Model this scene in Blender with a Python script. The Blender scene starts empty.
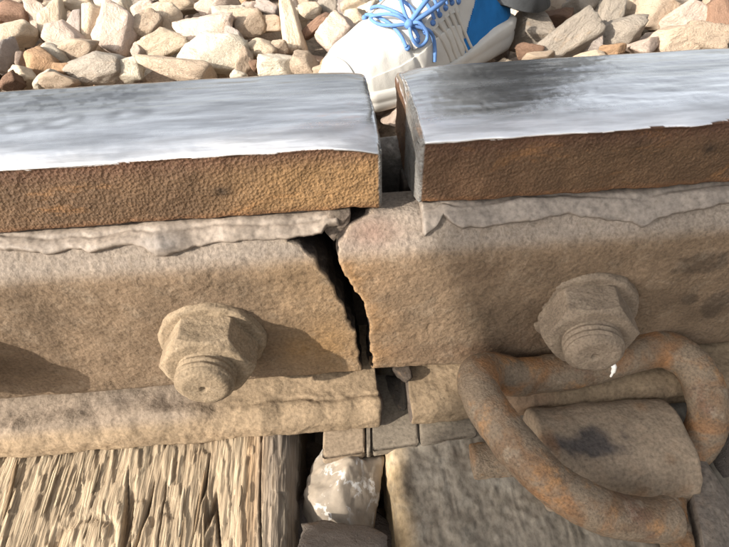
import bpy, math, random
import numpy as np
from mathutils import Vector, Matrix, Quaternion
random.seed(7); np.random.seed(7)
rng = np.random.RandomState(11)
SC = bpy.context.scene
COL = SC.collection
# ------------------------------------------------------------------ camera
W, H, FPX = 729.0, 547.0, 568.0
PITCH, YAW, ROLL = 0.788, 0.0502, -0.0372
CPOS = np.array([-0.021, -0.218, 0.1409])
FWD = np.array([math.sin(YAW)*math.cos(PITCH), math.cos(YAW)*math.cos(PITCH), -math.sin(PITCH)])
RT0 = np.array([math.cos(YAW), -math.sin(YAW), 0.0]); UP0 = np.cross(RT0, FWD)
RT = math.cos(ROLL)*RT0 + math.sin(ROLL)*UP0
UP = -math.sin(ROLL)*RT0 + math.cos(ROLL)*UP0
cd = bpy.data.cameras.new('camera'); cam = bpy.data.objects.new('camera', cd); COL.objects.link(cam)
cd.sensor_width = 36.0; cd.lens = FPX/W*36.0; cd.clip_start = 0.01; cd.clip_end = 2000
Mx = Matrix.Identity(4)
for i in range(3):
    Mx[i][0] = RT[i]; Mx[i][1] = UP[i]; Mx[i][2] = -FWD[i]; Mx[i][3] = CPOS[i]
cam.matrix_world = Mx
SC.camera = cam
# ------------------------------------------------------------------ light
SUN = Vector((-0.77, -0.43, 0.47)).normalized()
wd = bpy.data.worlds.new('World'); SC.world = wd; wd.use_nodes = True
nt = wd.node_tree; bg = nt.nodes['Background']
sky = nt.nodes.new('ShaderNodeTexSky'); sky.sky_type = 'NISHITA'; sky.sun_disc = False
sky.sun_elevation = math.asin(SUN.z); sky.sun_rotation = math.atan2(SUN.x, SUN.y)
sky.air_density = 1.3; sky.dust_density = 5.0; sky.ozone_density = .6
hz = nt.nodes.new('ShaderNodeHueSaturation'); hz.inputs['Saturation'].default_value = .25     # milky, dusty sky
nt.links.new(sky.outputs[0], hz.inputs['Color']); nt.links.new(hz.outputs[0], bg.inputs[0]); bg.inputs[1].default_value = 0.15
sl = bpy.data.lights.new('sun', 'SUN'); sl.energy = 4.0; sl.angle = math.radians(0.55); sl.color = (1.0, 0.92, 0.81)
so = bpy.data.objects.new('sun', sl); COL.objects.link(so); so.rotation_euler = SUN.to_track_quat('Z', 'Y').to_euler()
SC.view_settings.view_transform = 'Standard'; SC.view_settings.look = 'None'
SC.view_settings.gamma = 1.0; SC.view_settings.exposure = 1.02
SC.render.engine = 'CYCLES'
SC.cycles.max_bounces = 6; SC.cycles.use_denoising = True

# ------------------------------------------------------------------ projection of photo pixels onto real planes
def at(px, py, axis, val):
    d = FWD + RT*(px-W/2)/FPX - UP*(py-H/2)/FPX
    return CPOS + (val-CPOS[axis])/d[axis]*d
def proj(P):
    d = np.asarray(P, float)-CPOS; z = d@FWD
    return np.array([W/2+FPX*(d@RT)/z, H/2-FPX*(d@UP)/z])
# ------------------------------------------------------------------ noise
def _h(ix, iy, iz, seed):
    h = (ix*374761393 + iy*668265263 + iz*2147483647 % 4294967291 + iz*1274126177 + seed*362437) & 0xffffffff
    h = ((h ^ (h >> 13))*1274126177) & 0xffffffff
    h = ((h ^ (h >> 16))*2246822519) & 0xffffffff
    return ((h ^ (h >> 15)) & 0xffffff)/float(0xffffff)
def vnoise(P, f, seed=0):
    P = np.asarray(P, float)*f + 1000.0
    I = np.floor(P).astype(np.int64); F = P-I; F = F*F*F*(F*(F*6-15)+10)
    x, y, z = I[..., 0], I[..., 1], I[..., 2]; r = 0
    for a in (0, 1):
        wx = F[..., 0] if a else 1-F[..., 0]
        for b in (0, 1):
            wy = F[..., 1] if b else 1-F[..., 1]
            for c in (0, 1):
                wz = F[..., 2] if c else 1-F[..., 2]
                r = r + wx*wy*wz*_h(x+a, y+b, z+c, seed)
    return r*2-1
def fbm(P, f, octv=4, seed=0, gain=.5):
    P = np.asarray(P, float)
    a, s, r = 1.0, 0.0, 0
    for o in range(octv):
        r = r + a*vnoise(P, f, seed+17*o); s += a; a *= gain; f *= 2.03
    return r/s*1.6
def sm(x, a, b):
    t = np.clip((np.asarray(x, float)-a)/(b-a), 0, 1); return t*t*(3-2*t)
def V3(x, y, z):
    return np.stack(np.broadcast_arrays(x, y, z), -1).astype(float)
COL_TONE = np.array([.77, .75, .74])          # overall darkening of vertex colours, offsetting the raised exposure
# ------------------------------------------------------------------ object helpers
def tag(o, label=None, cat=None, group=None, kind=None):
    if label: o['label'] = label
    if cat: o['category'] = cat
    if group: o['group'] = group
    if kind: o['kind'] = kind
    return o
def thing(name, loc, label, cat, group=None):
    o = bpy.data.objects.new(name, None); COL.objects.link(o); o.location = loc; o.empty_display_size = .02
    return tag(o, label, cat, group)
def worldloc(o):
    v = Vector((0, 0, 0))
    while o is not None: v = v + o.location; o = o.parent
    return np.array(v)
def mesh(name, V, F, mat, parent=None, loc=None, col=None, metal=None, smooth=True, matidx=None):
    V = np.asarray(V, float).reshape(-1, 3)
    if loc is None: loc = np.zeros(3) if parent is not None else V.mean(0)*0
    base = worldloc(parent) if parent is not None else np.zeros(3)
    me = bpy.data.meshes.new(name)
    Vl = V-base-np.asarray(loc, float)
    if isinstance(F, np.ndarray) and F.shape[1] == 4:
        n = len(F); me.vertices.add(len(Vl)); me.vertices.foreach_set('co', Vl.astype(np.float32).ravel())
        me.loops.add(n*4); me.loops.foreach_set('vertex_index', F.astype(np.int32).ravel())
        me.polygons.add(n); me.polygons.foreach_set('loop_start', np.arange(0, n*4, 4, dtype=np.int32))
        me.update(calc_edges=True); me.validate()
    else:
        me.from_pydata([tuple(v) for v in Vl], [], [tuple(int(i) for i in f) for f in F]); me.update()
    if smooth: me.polygons.foreach_set('use_smooth', [True]*len(me.polygons))
    for m in (mat if isinstance(mat, (list, tuple)) else [mat]): me.materials.append(m)
    if matidx is not None: me.polygons.foreach_set('material_index', np.asarray(matidx, np.int32))
    if col is not None:
        a = me.color_attributes.new('Col', 'FLOAT_COLOR', 'POINT')
        c = np.ones((len(Vl), 4), np.float32); c[:, :3] = np.asarray(col).reshape(-1, 3)*(COL_TONE if metal is None else 1); a.data.foreach_set('color', c.ravel())
    if metal is not None:
        a = me.attributes.new('metal', 'FLOAT', 'POINT'); a.data.foreach_set('value', np.asarray(metal, np.float32).ravel())
    o = bpy.data.objects.new(name, me); COL.objects.link(o); o.location = loc
    if parent is not None: o.parent = parent
    return o
def gridF(n, m, closed=False, off=0):
    i = np.arange(n-1)[:, None]; j = np.arange(m if closed else m-1)[None, :]
    a = i*m+j; b = i*m+(j+1) % m
    return (np.stack([a, b, b+m, a+m], -1).reshape(-1, 4)+off).astype(np.int64)
def gridmesh(name, G, mat, parent=None, closed=False, flip=False, **k):
    n, m = G.shape[:2]; F = gridF(n, m, closed)
    if flip: F = F[:, ::-1].copy()
    return mesh(name, G.reshape(-1, 3), F, mat, parent, **k)
def normals(G, closed=False):
    du = np.gradient(G, axis=0)
    dv = (np.roll(G, -1, 1)-np.roll(G, 1, 1)) if closed else np.gradient(G, axis=1)
    n = np.cross(du, dv); return n/(np.linalg.norm(n, axis=-1, keepdims=True)+1e-12)
def resample(P, step, closed=False):
    P = np.asarray(P, float)
    if closed: P = np.vstack([P, P[:1]])
    s = np.r_[0, np.cumsum(np.linalg.norm(np.diff(P, axis=0), axis=1))]
    n = max(3, int(round(s[-1]/step))); t = np.linspace(0, s[-1], n+1)
    if closed: t = t[:-1]
    return np.stack([np.interp(t, s, P[:, k]) for k in range(P.shape[1])], 1)
def rounded(P, r, closed=True, k=5):
    P = [np.asarray(p, float) for p in P]; out = []; n = len(P)
    for i, p in enumerate(P):
        if not closed and i in (0, n-1): out.append(p); continue
        a, b = P[i-1]-p, P[(i+1) % n]-p; ri = r[i] if hasattr(r, '__len__') else r
        la, lb = np.linalg.norm(a), np.linalg.norm(b); q = min(ri, la*.45, lb*.45)
        A, B = p+a/la*q, p+b/lb*q
        for t in np.linspace(0, 1, k): out.append((1-t)**2*A+2*t*(1-t)*p+t*t*B)
    return np.array(out)
def catmull(P, k=12, closed=False):
    P = np.asarray(P, float); n = len(P); out = []
    for i in range(n if closed else n-1):
        g = (lambda j: P[j % n]) if closed else (lambda j: P[min(max(j, 0), n-1)])
        a, b, c, d = g(i-1), g(i), g(i+1), g(i+2)
        for t in np.linspace(0, 1, k, endpoint=False):
            out.append(.5*((2*b)+(-a+c)*t+(2*a-5*b+4*c-d)*t*t+(-a+3*b-3*c+d)*t**3))
    if not closed: out.append(P[-1])
    return np.array(out)
def tubeG(P, R, seg=24, cap=True):
    P = np.asarray(P, float); n = len(P); R = np.broadcast_to(R, (n,)).astype(float)
    T = np.gradient(P, axis=0); T /= np.linalg.norm(T, axis=1, keepdims=True)+1e-12
    u = np.cross(T[0], [0, 0, 1.]);
    if np.linalg.norm(u) < .1: u = np.cross(T[0], [0, 1., 0])
    u /= np.linalg.norm(u); rings = []; th = np.linspace(0, 2*math.pi, seg, endpoint=False)
    for i in range(n):
        u = u-T[i]*(u@T[i]); u /= np.linalg.norm(u); v = np.cross(T[i], u)
        rings.append((P[i], T[i], u.copy(), v, R[i]))
    out = []
    def ring(c, u, v, r): return c+r*(np.cos(th)[:, None]*u+np.sin(th)[:, None]*v)
    if cap:
        c, t, u, v, r = rings[0]
        for a in (80, 60, 40, 20): out.append(ring(c-t*r*.25*math.sin(math.radians(a)), u, v, r*math.cos(math.radians(a)) if a > 40 else r*(1-.25*(a/90)**2)))
    for c, t, u, v, r in rings: out.append(ring(c, u, v, r))
    if cap:
        c, t, u, v, r = rings[-1]
        for a in (20, 40, 60, 80): out.append(ring(c+t*r*.25*math.sin(math.radians(a)), u, v, r*math.cos(math.radians(a)) if a > 40 else r*(1-.25*(a/90)**2)))
        out.insert(0, np.repeat(out[0].mean(0)[None], seg, 0)); out.append(np.repeat(out[-1].mean(0)[None], seg, 0))
    return np.array(out)
def rotm(ax, ang):
    ax = np.asarray(ax, float); ax /= np.linalg.norm(ax)
    return np.array(Matrix.Rotation(ang, 3, Vector(ax)))
# ------------------------------------------------------------------ materials
class NT:
    def __init__(s, name):
        s.m = bpy.data.materials.new(name); s.m.use_nodes = True; s.t = s.m.node_tree
        for n in list(s.t.nodes): s.t.nodes.remove(n)
        s.out = s.n('ShaderNodeOutputMaterial')
    def n(s, typ, **k):
        nd = s.t.nodes.new(typ)
        for a, v in k.items(): setattr(nd, a, v)
        return nd
    def l(s, a, b): s.t.links.new(a, b)
    def set(s, sock, v):
        if hasattr(v, 'is_linked') or hasattr(v, 'links'): s.l(v, sock)
        else: sock.default_value = v
    def coord(s): 
        if not hasattr(s, '_c'): s._c = s.n('ShaderNodeTexCoord').outputs['Object']
        return s._c
    def mapped(s, scale=(1, 1, 1), src=None, rot=(0, 0, 0)):
        m = s.n('ShaderNodeMapping'); m.inputs['Scale'].default_value = scale; m.inputs['Rotation'].default_value = rot
        s.l(src or s.coord(), m.inputs[0]); return m.outputs[0]
    def noise(s, scale, detail=4, rough=.55, vec=None, dist=0.0):
        nd = s.n('ShaderNodeTexNoise'); nd.inputs['Scale'].default_value = scale; nd.inputs['Detail'].default_value = detail
        nd.inputs['Roughness'].default_value = rough; nd.inputs['Distortion'].default_value = dist
        s.l(vec or s.coord(), nd.inputs['Vector']); return nd.outputs['Fac']
    def voro(s, scale, vec=None, feature='F1'):
        nd = s.n('ShaderNodeTexVoronoi', feature=feature); nd.inputs['Scale'].default_value = scale
        s.l(vec or s.coord(), nd.inputs['Vector']); return nd.outputs['Distance']
    def ramp(s, f, stops):
        r = s.n('ShaderNodeValToRGB'); e = r.color_ramp.elements
        while len(e) < len(stops): e.new(.5)
        for i, (p, c) in enumerate(stops):
            e[i].position = p; e[i].color = (c, c, c, 1) if not hasattr(c, '__len__') else (*c, 1)
        s.l(f, r.inputs[0]); return r.outputs[0]
    def mix(s, f, a, b, mode='MIX'):
        m = s.n('ShaderNodeMix', data_type='RGBA', blend_type=mode)
        s.set(m.inputs[0], f)
        for k, v in ((6, a), (7, b)):
            s.set(m.inputs[k], (*v, 1) if isinstance(v, tuple) and len(v) == 3 else v)
        return m.outputs[2]
    def math(s, op, a, b=0.0, c=None):
        m = s.n('ShaderNodeMath', operation=op); s.set(m.inputs[0], a); s.set(m.inputs[1], b)
        if c is not None: s.set(m.inputs[2], c)
        return m.outputs[0]
    def attr(s, name, fac=False): return s.n('ShaderNodeAttribute', attribute_name=name).outputs['Fac' if fac else 'Color']
    def bump(s, h, strength, dist, prev=None):
        b = s.n('ShaderNodeBump'); s.set(b.inputs['Strength'], strength); b.inputs['Distance'].default_value = dist
        s.l(h, b.inputs['Height'])
        if prev is not None: s.l(prev, b.inputs['Normal'])
        return b.outputs[0]
    def bsdf(s, col, rough=.8, metal=0.0, normal=None, spec=.3, **k):
        p = s.n('ShaderNodeBsdfPrincipled'); s.set(p.inputs['Base Color'], (*col, 1) if isinstance(col, tuple) and len(col) == 3 else col)
        s.set(p.inputs['Roughness'], rough); s.set(p.inputs['Metallic'], metal)
        s.set(p.inputs['Specular IOR Level'], spec)
        if normal is not None: s.l(normal, p.inputs['Normal'])
        return p.outputs[0]
    def done(s, sh): s.l(sh, s.out.inputs[0]); return s.m
def crusty(name, base=None, scale=45, fine=520, var=.35, b1=.5, b2=.35, d1=.0012, d2=.0004, rough=.88, speck=(.15, .12, .085), speck_amt=.3, spec=.2, stretch=(1, 1, 1), light=(.62, .54, .42), light_amt=.0, src_attr=None):
    """dusty, gritty surface; colour from the Col attribute, or from a plain base"""
    N = NT(name); v = N.mapped(stretch)
    c = N.attr('Col') if base is None else (*base, 1)
    n1 = N.noise(scale, 6, .62, v); n2 = N.noise(fine, 4, .6, v); n3 = N.noise(scale*3.7, 5, .65, v, .4)
    k = N.ramp(n1, [(.25, 1-var), (.5, 1.0), (.78, 1+var*.55)])
    c = N.mix(1.0, c, k, 'MULTIPLY')
    c = N.mix(N.math('MULTIPLY', N.ramp(n3, [(.54, 0.0), (.70, 1.0)]), speck_amt), c, speck)
    if light_amt: c = N.mix(N.math('MULTIPLY', N.ramp(N.noise(scale*2.1, 5, .7, v, .6), [(.52, 0.0), (.72, 1.0)]), light_amt), c, light)
    k2 = N.ramp(n2, [(.3, .62), (.5, 1.0), (.72, 1.32)])
    c = N.mix(.85, c, k2, 'MULTIPLY')
    vo = N.voro(fine*.55, v)
    b = N.bump(n3, b1*.55, d1*.7); b = N.bump(n2, min(1, b2*1.2), d2*1.7, b); b = N.bump(vo, min(1, b2), d2*.9, b)
    return N.done(N.bsdf(c, rough, 0.0, b, spec))

M_plate = crusty('dusty_steel_plate', None, 38, 600, .22, .45, .5, .0010, .00055, speck=(.12, .085, .055), speck_amt=.35, light_amt=.22, light=(.34, .28, .21))
M_grease = crusty('dried_grease', None, 30, 420, .22, .5, .22, .0012, .0003, rough=.62, spec=.35, speck_amt=.18)
M_foot = crusty('mud_caked_steel', None, 32, 500, .25, .6, .45, .0014, .0005, speck_amt=.25)
M_bolt = crusty('mud_caked_bolt', None, 55, 800, .22, .3, .5, .0006, .00035, speck=(.11, .085, .06), speck_amt=.35, light_amt=.25, light=(.40, .33, .24))
M_web = crusty('dark_web_steel', (.045, .034, .026), 40, 400, .3, rough=.7)  # near-black tone for the web and the plate core
M_far = crusty('far_fishplate_dirt', (.17, .15, .13), 30, 400, .3, light_amt=.5, light=(.5, .46, .4))
M_pad = crusty('dusty_rail_pad', None, 40, 500, .15, .4, .4, .0006, .0003, speck_amt=.12)
M_wood = crusty('weathered_wood', None, 110, 1100, .28, .8, .7, .0011, .0006, speck=(.16, .11, .065), speck_amt=.42, stretch=(1, .05, 1), light_amt=.35, light=(.58, .50, .36))
M_wood2 = crusty('grey_weathered_wood', None, 22, 420, .3, .5, .35, .0010, .0004, speck=(.13, .11, .08), speck_amt=.35, stretch=(1, .6, 1), light_amt=.35, light=(.40, .37, .31))
M_house = crusty('dusty_cast_iron', None, 40, 500, .25, .5, .5, .001, .0004, speck_amt=.2, light_amt=.1, light=(.32, .17, .08))
M_earth = crusty('dusty_earth', (.27, .21, .155), 12, 120, .3, .8, .6, .01, .003, speck_amt=.3)

# rusty rail clip: scale flaking to orange
N = NT('rusty_clip_steel')
c0 = N.attr('Col'); n1 = N.noise(42, 6, .65, dist=.8); n2 = N.noise(52, 6, .7); n3 = N.noise(700, 4, .6)
c = N.mix(N.ramp(n1, [(.38, 0.0), (.54, 1.0)]), c0, (.175, .13, .088))
c = N.mix(N.math('MULTIPLY', N.ramp(n2, [(.54, 0.0), (.66, 1.0)]), .68), c, (.34, .175, .07))
c = N.mix(N.math('MULTIPLY', N.ramp(N.noise(60, 5, .7, N.mapped((1, 1, 1), rot=(1, 2, 0))), [(.58, 0.0), (.66, 1.0)]), .55), c, (.25, .20, .145))
c = N.mix(N.math('MULTIPLY', N.ramp(N.noise(85, 5, .7, N.mapped((1, 1, 1), rot=(2, 1, 0))), [(.66, 0.0), (.70, 1.0)]), .8), c, (.05, .035, .03))
c = N.mix(.9, c, N.ramp(n3, [(.3, .55), (.5, 1.0), (.72, 1.4)]), 'MULTIPLY')
b = N.bump(n2, .7, .0014); b = N.bump(n3, .8, .0009, b); b = N.bump(n1, .5, .0016, b)
M_clip = N.done(N.bsdf(c, .72, 0, b, .3))

# rail head: polished running surface / rusty side, chosen by the 'metal' attribute
N = NT('rail_head_steel')
col = N.attr('Col'); mt = N.attr('metal', True)
vs = N.mapped((1, 9, 9)); s1 = N.noise(26, 5, .6, vs); s2 = N.noise(160, 4, .6, N.mapped((1, 14, 14))); s3 = N.noise(20, 5, .6, N.mapped((1, 3, 3)), .7)
g = N.noise(1100, 3, .6)
mc = N.mix(N.ramp(s1, [(.38, 0.0), (.62, 1.0)]), (.74, .735, .725), (1.0, 1.0, .99))
mc = N.mix(1.0, mc, col, 'MULTIPLY')
mr = N.math('ADD', N.math('MULTIPLY', N.ramp(s3, [(.35, 0.0), (.65, 1.0)]), .20), N.math('MULTIPLY', s2, .14))
sx_ = N.n('ShaderNodeSeparateXYZ'); N.l(N.coord(), sx_.inputs[0])
mrg = N.n('ShaderNodeMapRange'); mrg.inputs[1].default_value = -.018; mrg.inputs[2].default_value = -.034; mrg.inputs[3].default_value = 0; mrg.inputs[4].default_value = .26; N.l(sx_.outputs[1], mrg.inputs[0])
mr = N.math('ADD', N.math('ADD', N.math('MULTIPLY', mr, .75), .10), mrg.outputs[0])
mb = N.bump(s2, .12, .0004); mb = N.bump(g, .10, .0002, mb); mb = N.bump(s3, .35, .0010, mb)
metalS = N.bsdf(mc, mr, 1.0, mb, .5)
vr = N.voro(620); r1 = N.noise(520, 5, .65); r2 = N.noise(36, 5, .6); r3 = N.noise(900, 3, .6)
rc = N.mix(1.0, col, N.ramp(r2, [(.3, .72), (.5, 1.0), (.75, 1.3)]), 'MULTIPLY')
rc = N.mix(N.math('MULTIPLY', N.ramp(r1, [(.5, 0.0), (.68, 1.0)]), .5), rc, (.12, .075, .04))
rc = N.mix(N.math('MULTIPLY', N.ramp(N.noise(24, 5, .7, N.mapped((1, 2, 3)), 1.0), [(.58, 0.0), (.72, 1.0)]), .40), rc, (.32, .15, .05))
rc = N.mix(.7, rc, N.ramp(r3, [(.3, .7), (.5, 1.0), (.7, 1.3)]), 'MULTIPLY')
rb = N.bump(vr, .6, .0011); rb = N.bump(r1, .8, .0011, rb); rb = N.bump(r3, .4, .0004, rb)
rustS = N.bsdf(rc, .78, 0.0, rb, .35)
mx = N.n('ShaderNodeMixShader')
edge = N.math('ADD', mt, N.math('MULTIPLY', N.math('SUBTRACT', N.noise(420, 4, .7), .5), .5))
N.l(N.ramp(edge, [(.42, 0.0), (.58, 1.0)]), mx.inputs[0]); N.l(rustS, mx.inputs[1]); N.l(metalS, mx.inputs[2])
M_head = N.done(mx.outputs[0])

# ballast stone, tinted by the object colour
N = NT('ballast_stone')
oi = N.n('ShaderNodeObjectInfo')
vm = N.n('ShaderNodeVectorMath', operation='ADD'); N.l(N.coord(), vm.inputs[0])
sc_ = N.n('ShaderNodeVectorMath', operation='SCALE'); N.l(oi.outputs['Location'], sc_.inputs[0]); sc_.inputs['Scale'].default_value = 37.0
N.l(sc_.outputs[0], vm.inputs[1]); v = vm.outputs[0]
n1 = N.noise(1.3, 6, .65, v, .5); n2 = N.noise(7, 5, .7, v); n3 = N.noise(28, 3, .6, v)
c = N.mix(1.0, oi.outputs['Color'], N.ramp(n1, [(.25, .80), (.5, 1.0), (.75, 1.12)]), 'MULTIPLY')
c = N.mix(N.math('MULTIPLY', N.ramp(N.noise(1.1, 5, .6, v, 1.2), [(.57, 0.0), (.75, 1.0)]), .4), c, (.44, .29, .17))
c = N.mix(N.math('MULTIPLY', N.ramp(n2, [(.58, 0.0), (.75, 1.0)]), .3), c, (.26, .20, .15))
c = N.mix(.6, c, N.ramp(n3, [(.3, .75), (.5, 1.0), (.7, 1.2)]), 'MULTIPLY')
b = N.bump(n2, .5, .005); b = N.bump(n3, .4, .001, b); b = N.bump(n1, .5, .015, b)
M_stone = N.done(N.bsdf(c, .85, 0, b, .2))
M_stonemass = crusty('ballast_mass', (.40, .32, .24), 25, 200, .45, .5, .5, .002, .0008, speck_amt=.3)

def plain(name, col, rough=.7, scale=200, bs=.2, bd=.0003, var=.12, spec=.3, metal=0.0):
    N = NT(name); n = N.noise(scale, 4, .6); n1 = N.noise(scale*.12, 4, .6)
    c = N.mix(1.0, (*col, 1), N.ramp(n1, [(.3, 1-var), (.5, 1.0), (.7, 1+var*.6)]), 'MULTIPLY')
    return N.done(N.bsdf(c, rough, metal, N.bump(n, bs, bd), spec))
def woven(name, col, scale=1400, var=.12):
    N = NT(name); w = N.n('ShaderNodeTexWave'); w.inputs['Scale'].default_value = scale/6; N.l(N.mapped(rot=(0, .5, .6)), w.inputs[0])
    w2 = N.n('ShaderNodeTexWave', bands_direction='Z'); w2.inputs['Scale'].default_value = scale/6; N.l(N.coord(), w2.inputs[0])
    n1 = N.noise(60, 5, .6)
    c = N.mix(1.0, (*col, 1), N.ramp(n1, [(.3, 1-var), (.5, 1.0), (.7, 1+var*.6)]), 'MULTIPLY')
    nf_ = N.noise(900, 3, .6); b = N.bump(nf_, .5, .0006); b = N.bump(n1, .3, .001, b)
    return N.done(N.bsdf(c, .85, 0, b, .2))

# ================================================================== GROUND
xs = np.r_[-40, -15, -6, -3, np.arange(-1.6, 1.65, .02), 3, 6, 15, 40]
ys = np.r_[-40, -15, -6, -3, np.arange(-1.4, 1.85, .02), 3, 6, 15, 40]
X, Y = np.meshgrid(xs, ys, indexing='ij')
Zg = -.33+.135*sm(Y, .12, .34)
Zg = Zg+.012*fbm(V3(X, Y, 0), 9, 3, 3)
gridmesh('ground', V3(X, Y, Zg), M_earth).update_tag()
tag(bpy.data.objects['ground'], 'dusty earth under the ballast', kind='structure')

# ================================================================== RAILS
HEADP = [(.036, .0068), (.024, .0066), (.014, .0058), (.0065, .0042), (.0018, .0029), (-.0006, .0020), (0.0003, .0006), (0.0, -.0332), (.004, -.0352), (.026, -.043),
         (.046, -.043), (.068, -.0352), (.072, -.0332), (.072, -.0010), (.0712, .0030), (.067, .0052), (.056, .0062)]
def xspace(x0, x1, step, fine=.275):
    lo, hi = min(x0, x1), max(x0, x1)
    a = []
    if lo < -fine: a += list(np.arange(lo, -fine, .02))
    a += list(np.arange(max(lo, -fine), min(hi, fine), step))
    if hi > fine: a += list(np.arange(fine, hi, .02))
    a = np.array([q for q in a if lo <= q < hi-step*.5]+[hi])
    return a if x1 > x0 else a[::-1]
def swept(prof, x_far, x_end, step, center, bevel=.002, skew=0.0, inner=6):
    """rings of a closed (Y,Z) profile from x_far to x_end, closed by an end face with a bevelled rim"""
    sgn = 1 if x_end > x_far else -1
    xv = xspace(x_far, x_end-sgn*bevel, step)
    rings = [V3(np.full(len(prof), x), prof[:, 0], prof[:, 1]) for x in xv]
    c = np.asarray(center)
    d = prof-c; L = np.linalg.norm(d, axis=1, keepdims=True)
    for a in (22, 45, 67, 90):
        r = math.radians(a); p = prof-d/L*bevel*(1-math.cos(r))
        rings.append(V3(np.full(len(prof), x_end-sgn*bevel*(1-math.sin(r))), p[:, 0], p[:, 1]))
    for q in np.linspace(1, 0, inner+1)[1:]:
        p = c+(prof-d/L*bevel-c)*max(q, .002)
        rings.append(V3(np.full(len(prof), x_end+sgn*.0), p[:, 0], p[:, 1]))
    G = np.array(rings)
    near = 1-np.clip(np.abs(G[..., 0]-x_end)/.05, 0, 1)
    G[..., 0] += skew*(G[..., 1]/.072)*near
    return G, len(xv)
def make_rail(name, x_far, x_end, dy, dz, foot_end, label, seed, sgn):
    root = thing(name, (x_end, .036, -.176), label, 'rail')
    prof = resample(rounded(HEADP, .0016, True, 3), .0009, True)
    G, nx = swept(prof, x_far, x_end, .0011, (.036, -.012), .0022, -.003)
    Nn = normals(G, True)
    if (Nn[3, 0]@np.array([0, 0, 1.])) < 0 and prof[0, 0] > .03: Nn = -Nn
    Yp, Zp, Xp = G[..., 1].copy(), G[..., 2].copy(), G[..., 0].copy()
    side = sm(-Zp, -.0022, .0003)                # 1 on the side, 0 on the running surface
    dist_end = np.abs(Xp-x_end)
    lipw = .0008*fbm(V3(Xp, 0, 0), 30, 2, seed)+.0002*fbm(V3(Xp, 0, 0), 180, 2, seed+5)
    metal = 1-sm(-Zp+lipw, -.0030, -.0004)
    endf = sm(-(Xp-x_end)*sgn*-1 if False else dist_end, .0004, .0022)
    G = G+Nn*(side*(.00022*fbm(G, 420, 3, seed)+.0007*fbm(G, 60, 3, seed+2))*endf)[..., None]
    G = G+Nn*((1-side)*(.00022*fbm(G*np.array([1, 5, 5]), 45, 3, seed+9)+.00005*fbm(G, 500, 2, seed)))[..., None]
    # polished lip flowed over the rusty side
    lip = np.exp(-((Zp-.0026)/.0018)**2)*(Yp < .02)
    G[..., 1] -= lip*(.0012+.0008*fbm(V3(Xp, 0, 0), 70, 2, seed+4))
    # battered end
    bat = np.exp(-dist_end/.006)*(Zp > -.002)
    G[..., 2] -= bat*(.0016 if sgn > 0 else .0009)*(1+.4*fbm(G, 120, 2, seed))
    G[..., 2] -= .0022*np.exp(-dist_end/.010)*np.exp(-((Yp-.072)/.012)**2)*(Zp > -.005)
    if sgn > 0:
        G[..., 2] -= .0035*np.exp(-dist_end/.012)*np.exp(-((Yp+.0)/.010)**2)*(Zp > .0005)
    chip = np.exp(-dist_end/.004)
    G[..., 0] += -np.sign(x_end-x_far)*chip*.0005*np.clip(fbm(G, 140, 3, seed+3), -.3, 1)*(dist_end > .0002)
    # colours
    t = fbm(V3(Xp, Zp, 0), 22, 4, seed+7); u = fbm(V3(Xp, 0, Zp*2), 60, 3, seed+8)
    rust = np.array([.135, .086, .048])*(1+.25*t[..., None])
    gold = np.array([.28, .18, .085]); brown = np.array([.10, .055, .036])
    if sgn > 0:
        w = sm(Xp, -.10, -.03)[..., None]; rust = rust*(1-w)+gold*w*(1+.15*u[..., None])
        for (cx, cz, rr) in ((-.190, -.0195, .006), (-.075, -.018, .004)):
            k = np.exp(-(((Xp-cx)/rr)**2+((Zp-cz)/.003)**2))[..., None]; rust = rust*(1-.75*k)
    else:
        w = (sm(-Xp, -.10, -.02)*.5)[..., None]; rust = rust*.9*(1-w)+np.array([.17, .10, .06])*w
        k = np.exp(-(((Xp-.155)/.003)**2+((Zp+.012)/.003)**2))[..., None]; rust = rust*(1-.7*k)
    k = sm(-Zp, -.003, .012)[..., None]; rust = brown*(1-k)*1.3+rust*k
    k = sm(-Zp, .029, .033)[..., None]*.6; rust = rust*(1-k)+np.array([.22, .11, .05])*k
    tarn_refl = 1+.10*t  # tarnish tone of the steel, with reflections painted in below
    if sgn > 0:
        dk = sm(Yp, .022, .05)*sm(-Xp, .085, .13); sp = sm(fbm(V3(Xp, Yp, 0), 260, 3, 31), -.1, .5)
        tarn_refl = tarn_refl*(1-.5*dk*(.45+.55*sp))
        dk = sm(Yp, .03, .06)*sm(Xp, -.06, -.02); tarn_refl = tarn_refl*(1-.35*dk)  # end darkened: reflection of legs painted into the steel colour
        for (cx, cy) in ((-.147, .030), (-.118, .032), (-.170, .027)):
            rr = np.hypot((Xp-cx)/.009, (Yp-cy)/.005); rr = rr+.3*fbm(V3(Xp, Yp, 0), 120, 2, 3); tarn_refl = tarn_refl*(1-.30*np.exp(-((rr-.8)/.5)**2))*(1+.3*np.exp(-(rr/.4)**2))
        metal = metal*(1-.0*dk)
    else:
        dk = np.exp(-(((Xp-.055)/.010)**2+((Yp-.052)/.006)**2)); tarn_refl = tarn_refl*(1-.3*dk*(.7+.4*u))  # dark blot painted for the shoe and trouser reflection
    tarn_refl = tarn_refl*(1-.30*sm(Yp, .012, .05)*(.75+.25*t))*(1-.22*sm(fbm(G*np.array([1, 7, 7]), 16, 3, seed+40), .0, .6))  # far half painted dimmer, as if reflecting lower sky; plus streaks
    mcol = np.stack([tarn_refl*.99, tarn_refl*.995, tarn_refl*1.02], -1)
    # end faces: dull dark steel
    endface = (dist_end < .0016) & (np.arange(G.shape[0])[:, None] >= nx)
    C = np.where(metal[..., None] > .5, mcol, rust*np.array([.74, .67, .62]))
    ef = endface[..., None]
    C = np.where(ef, np.array([.17, .165, .155])*(1+.4*fbm(G*np.array([1, 1, .3]), 220, 3, seed)[..., None]), C)
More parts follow.
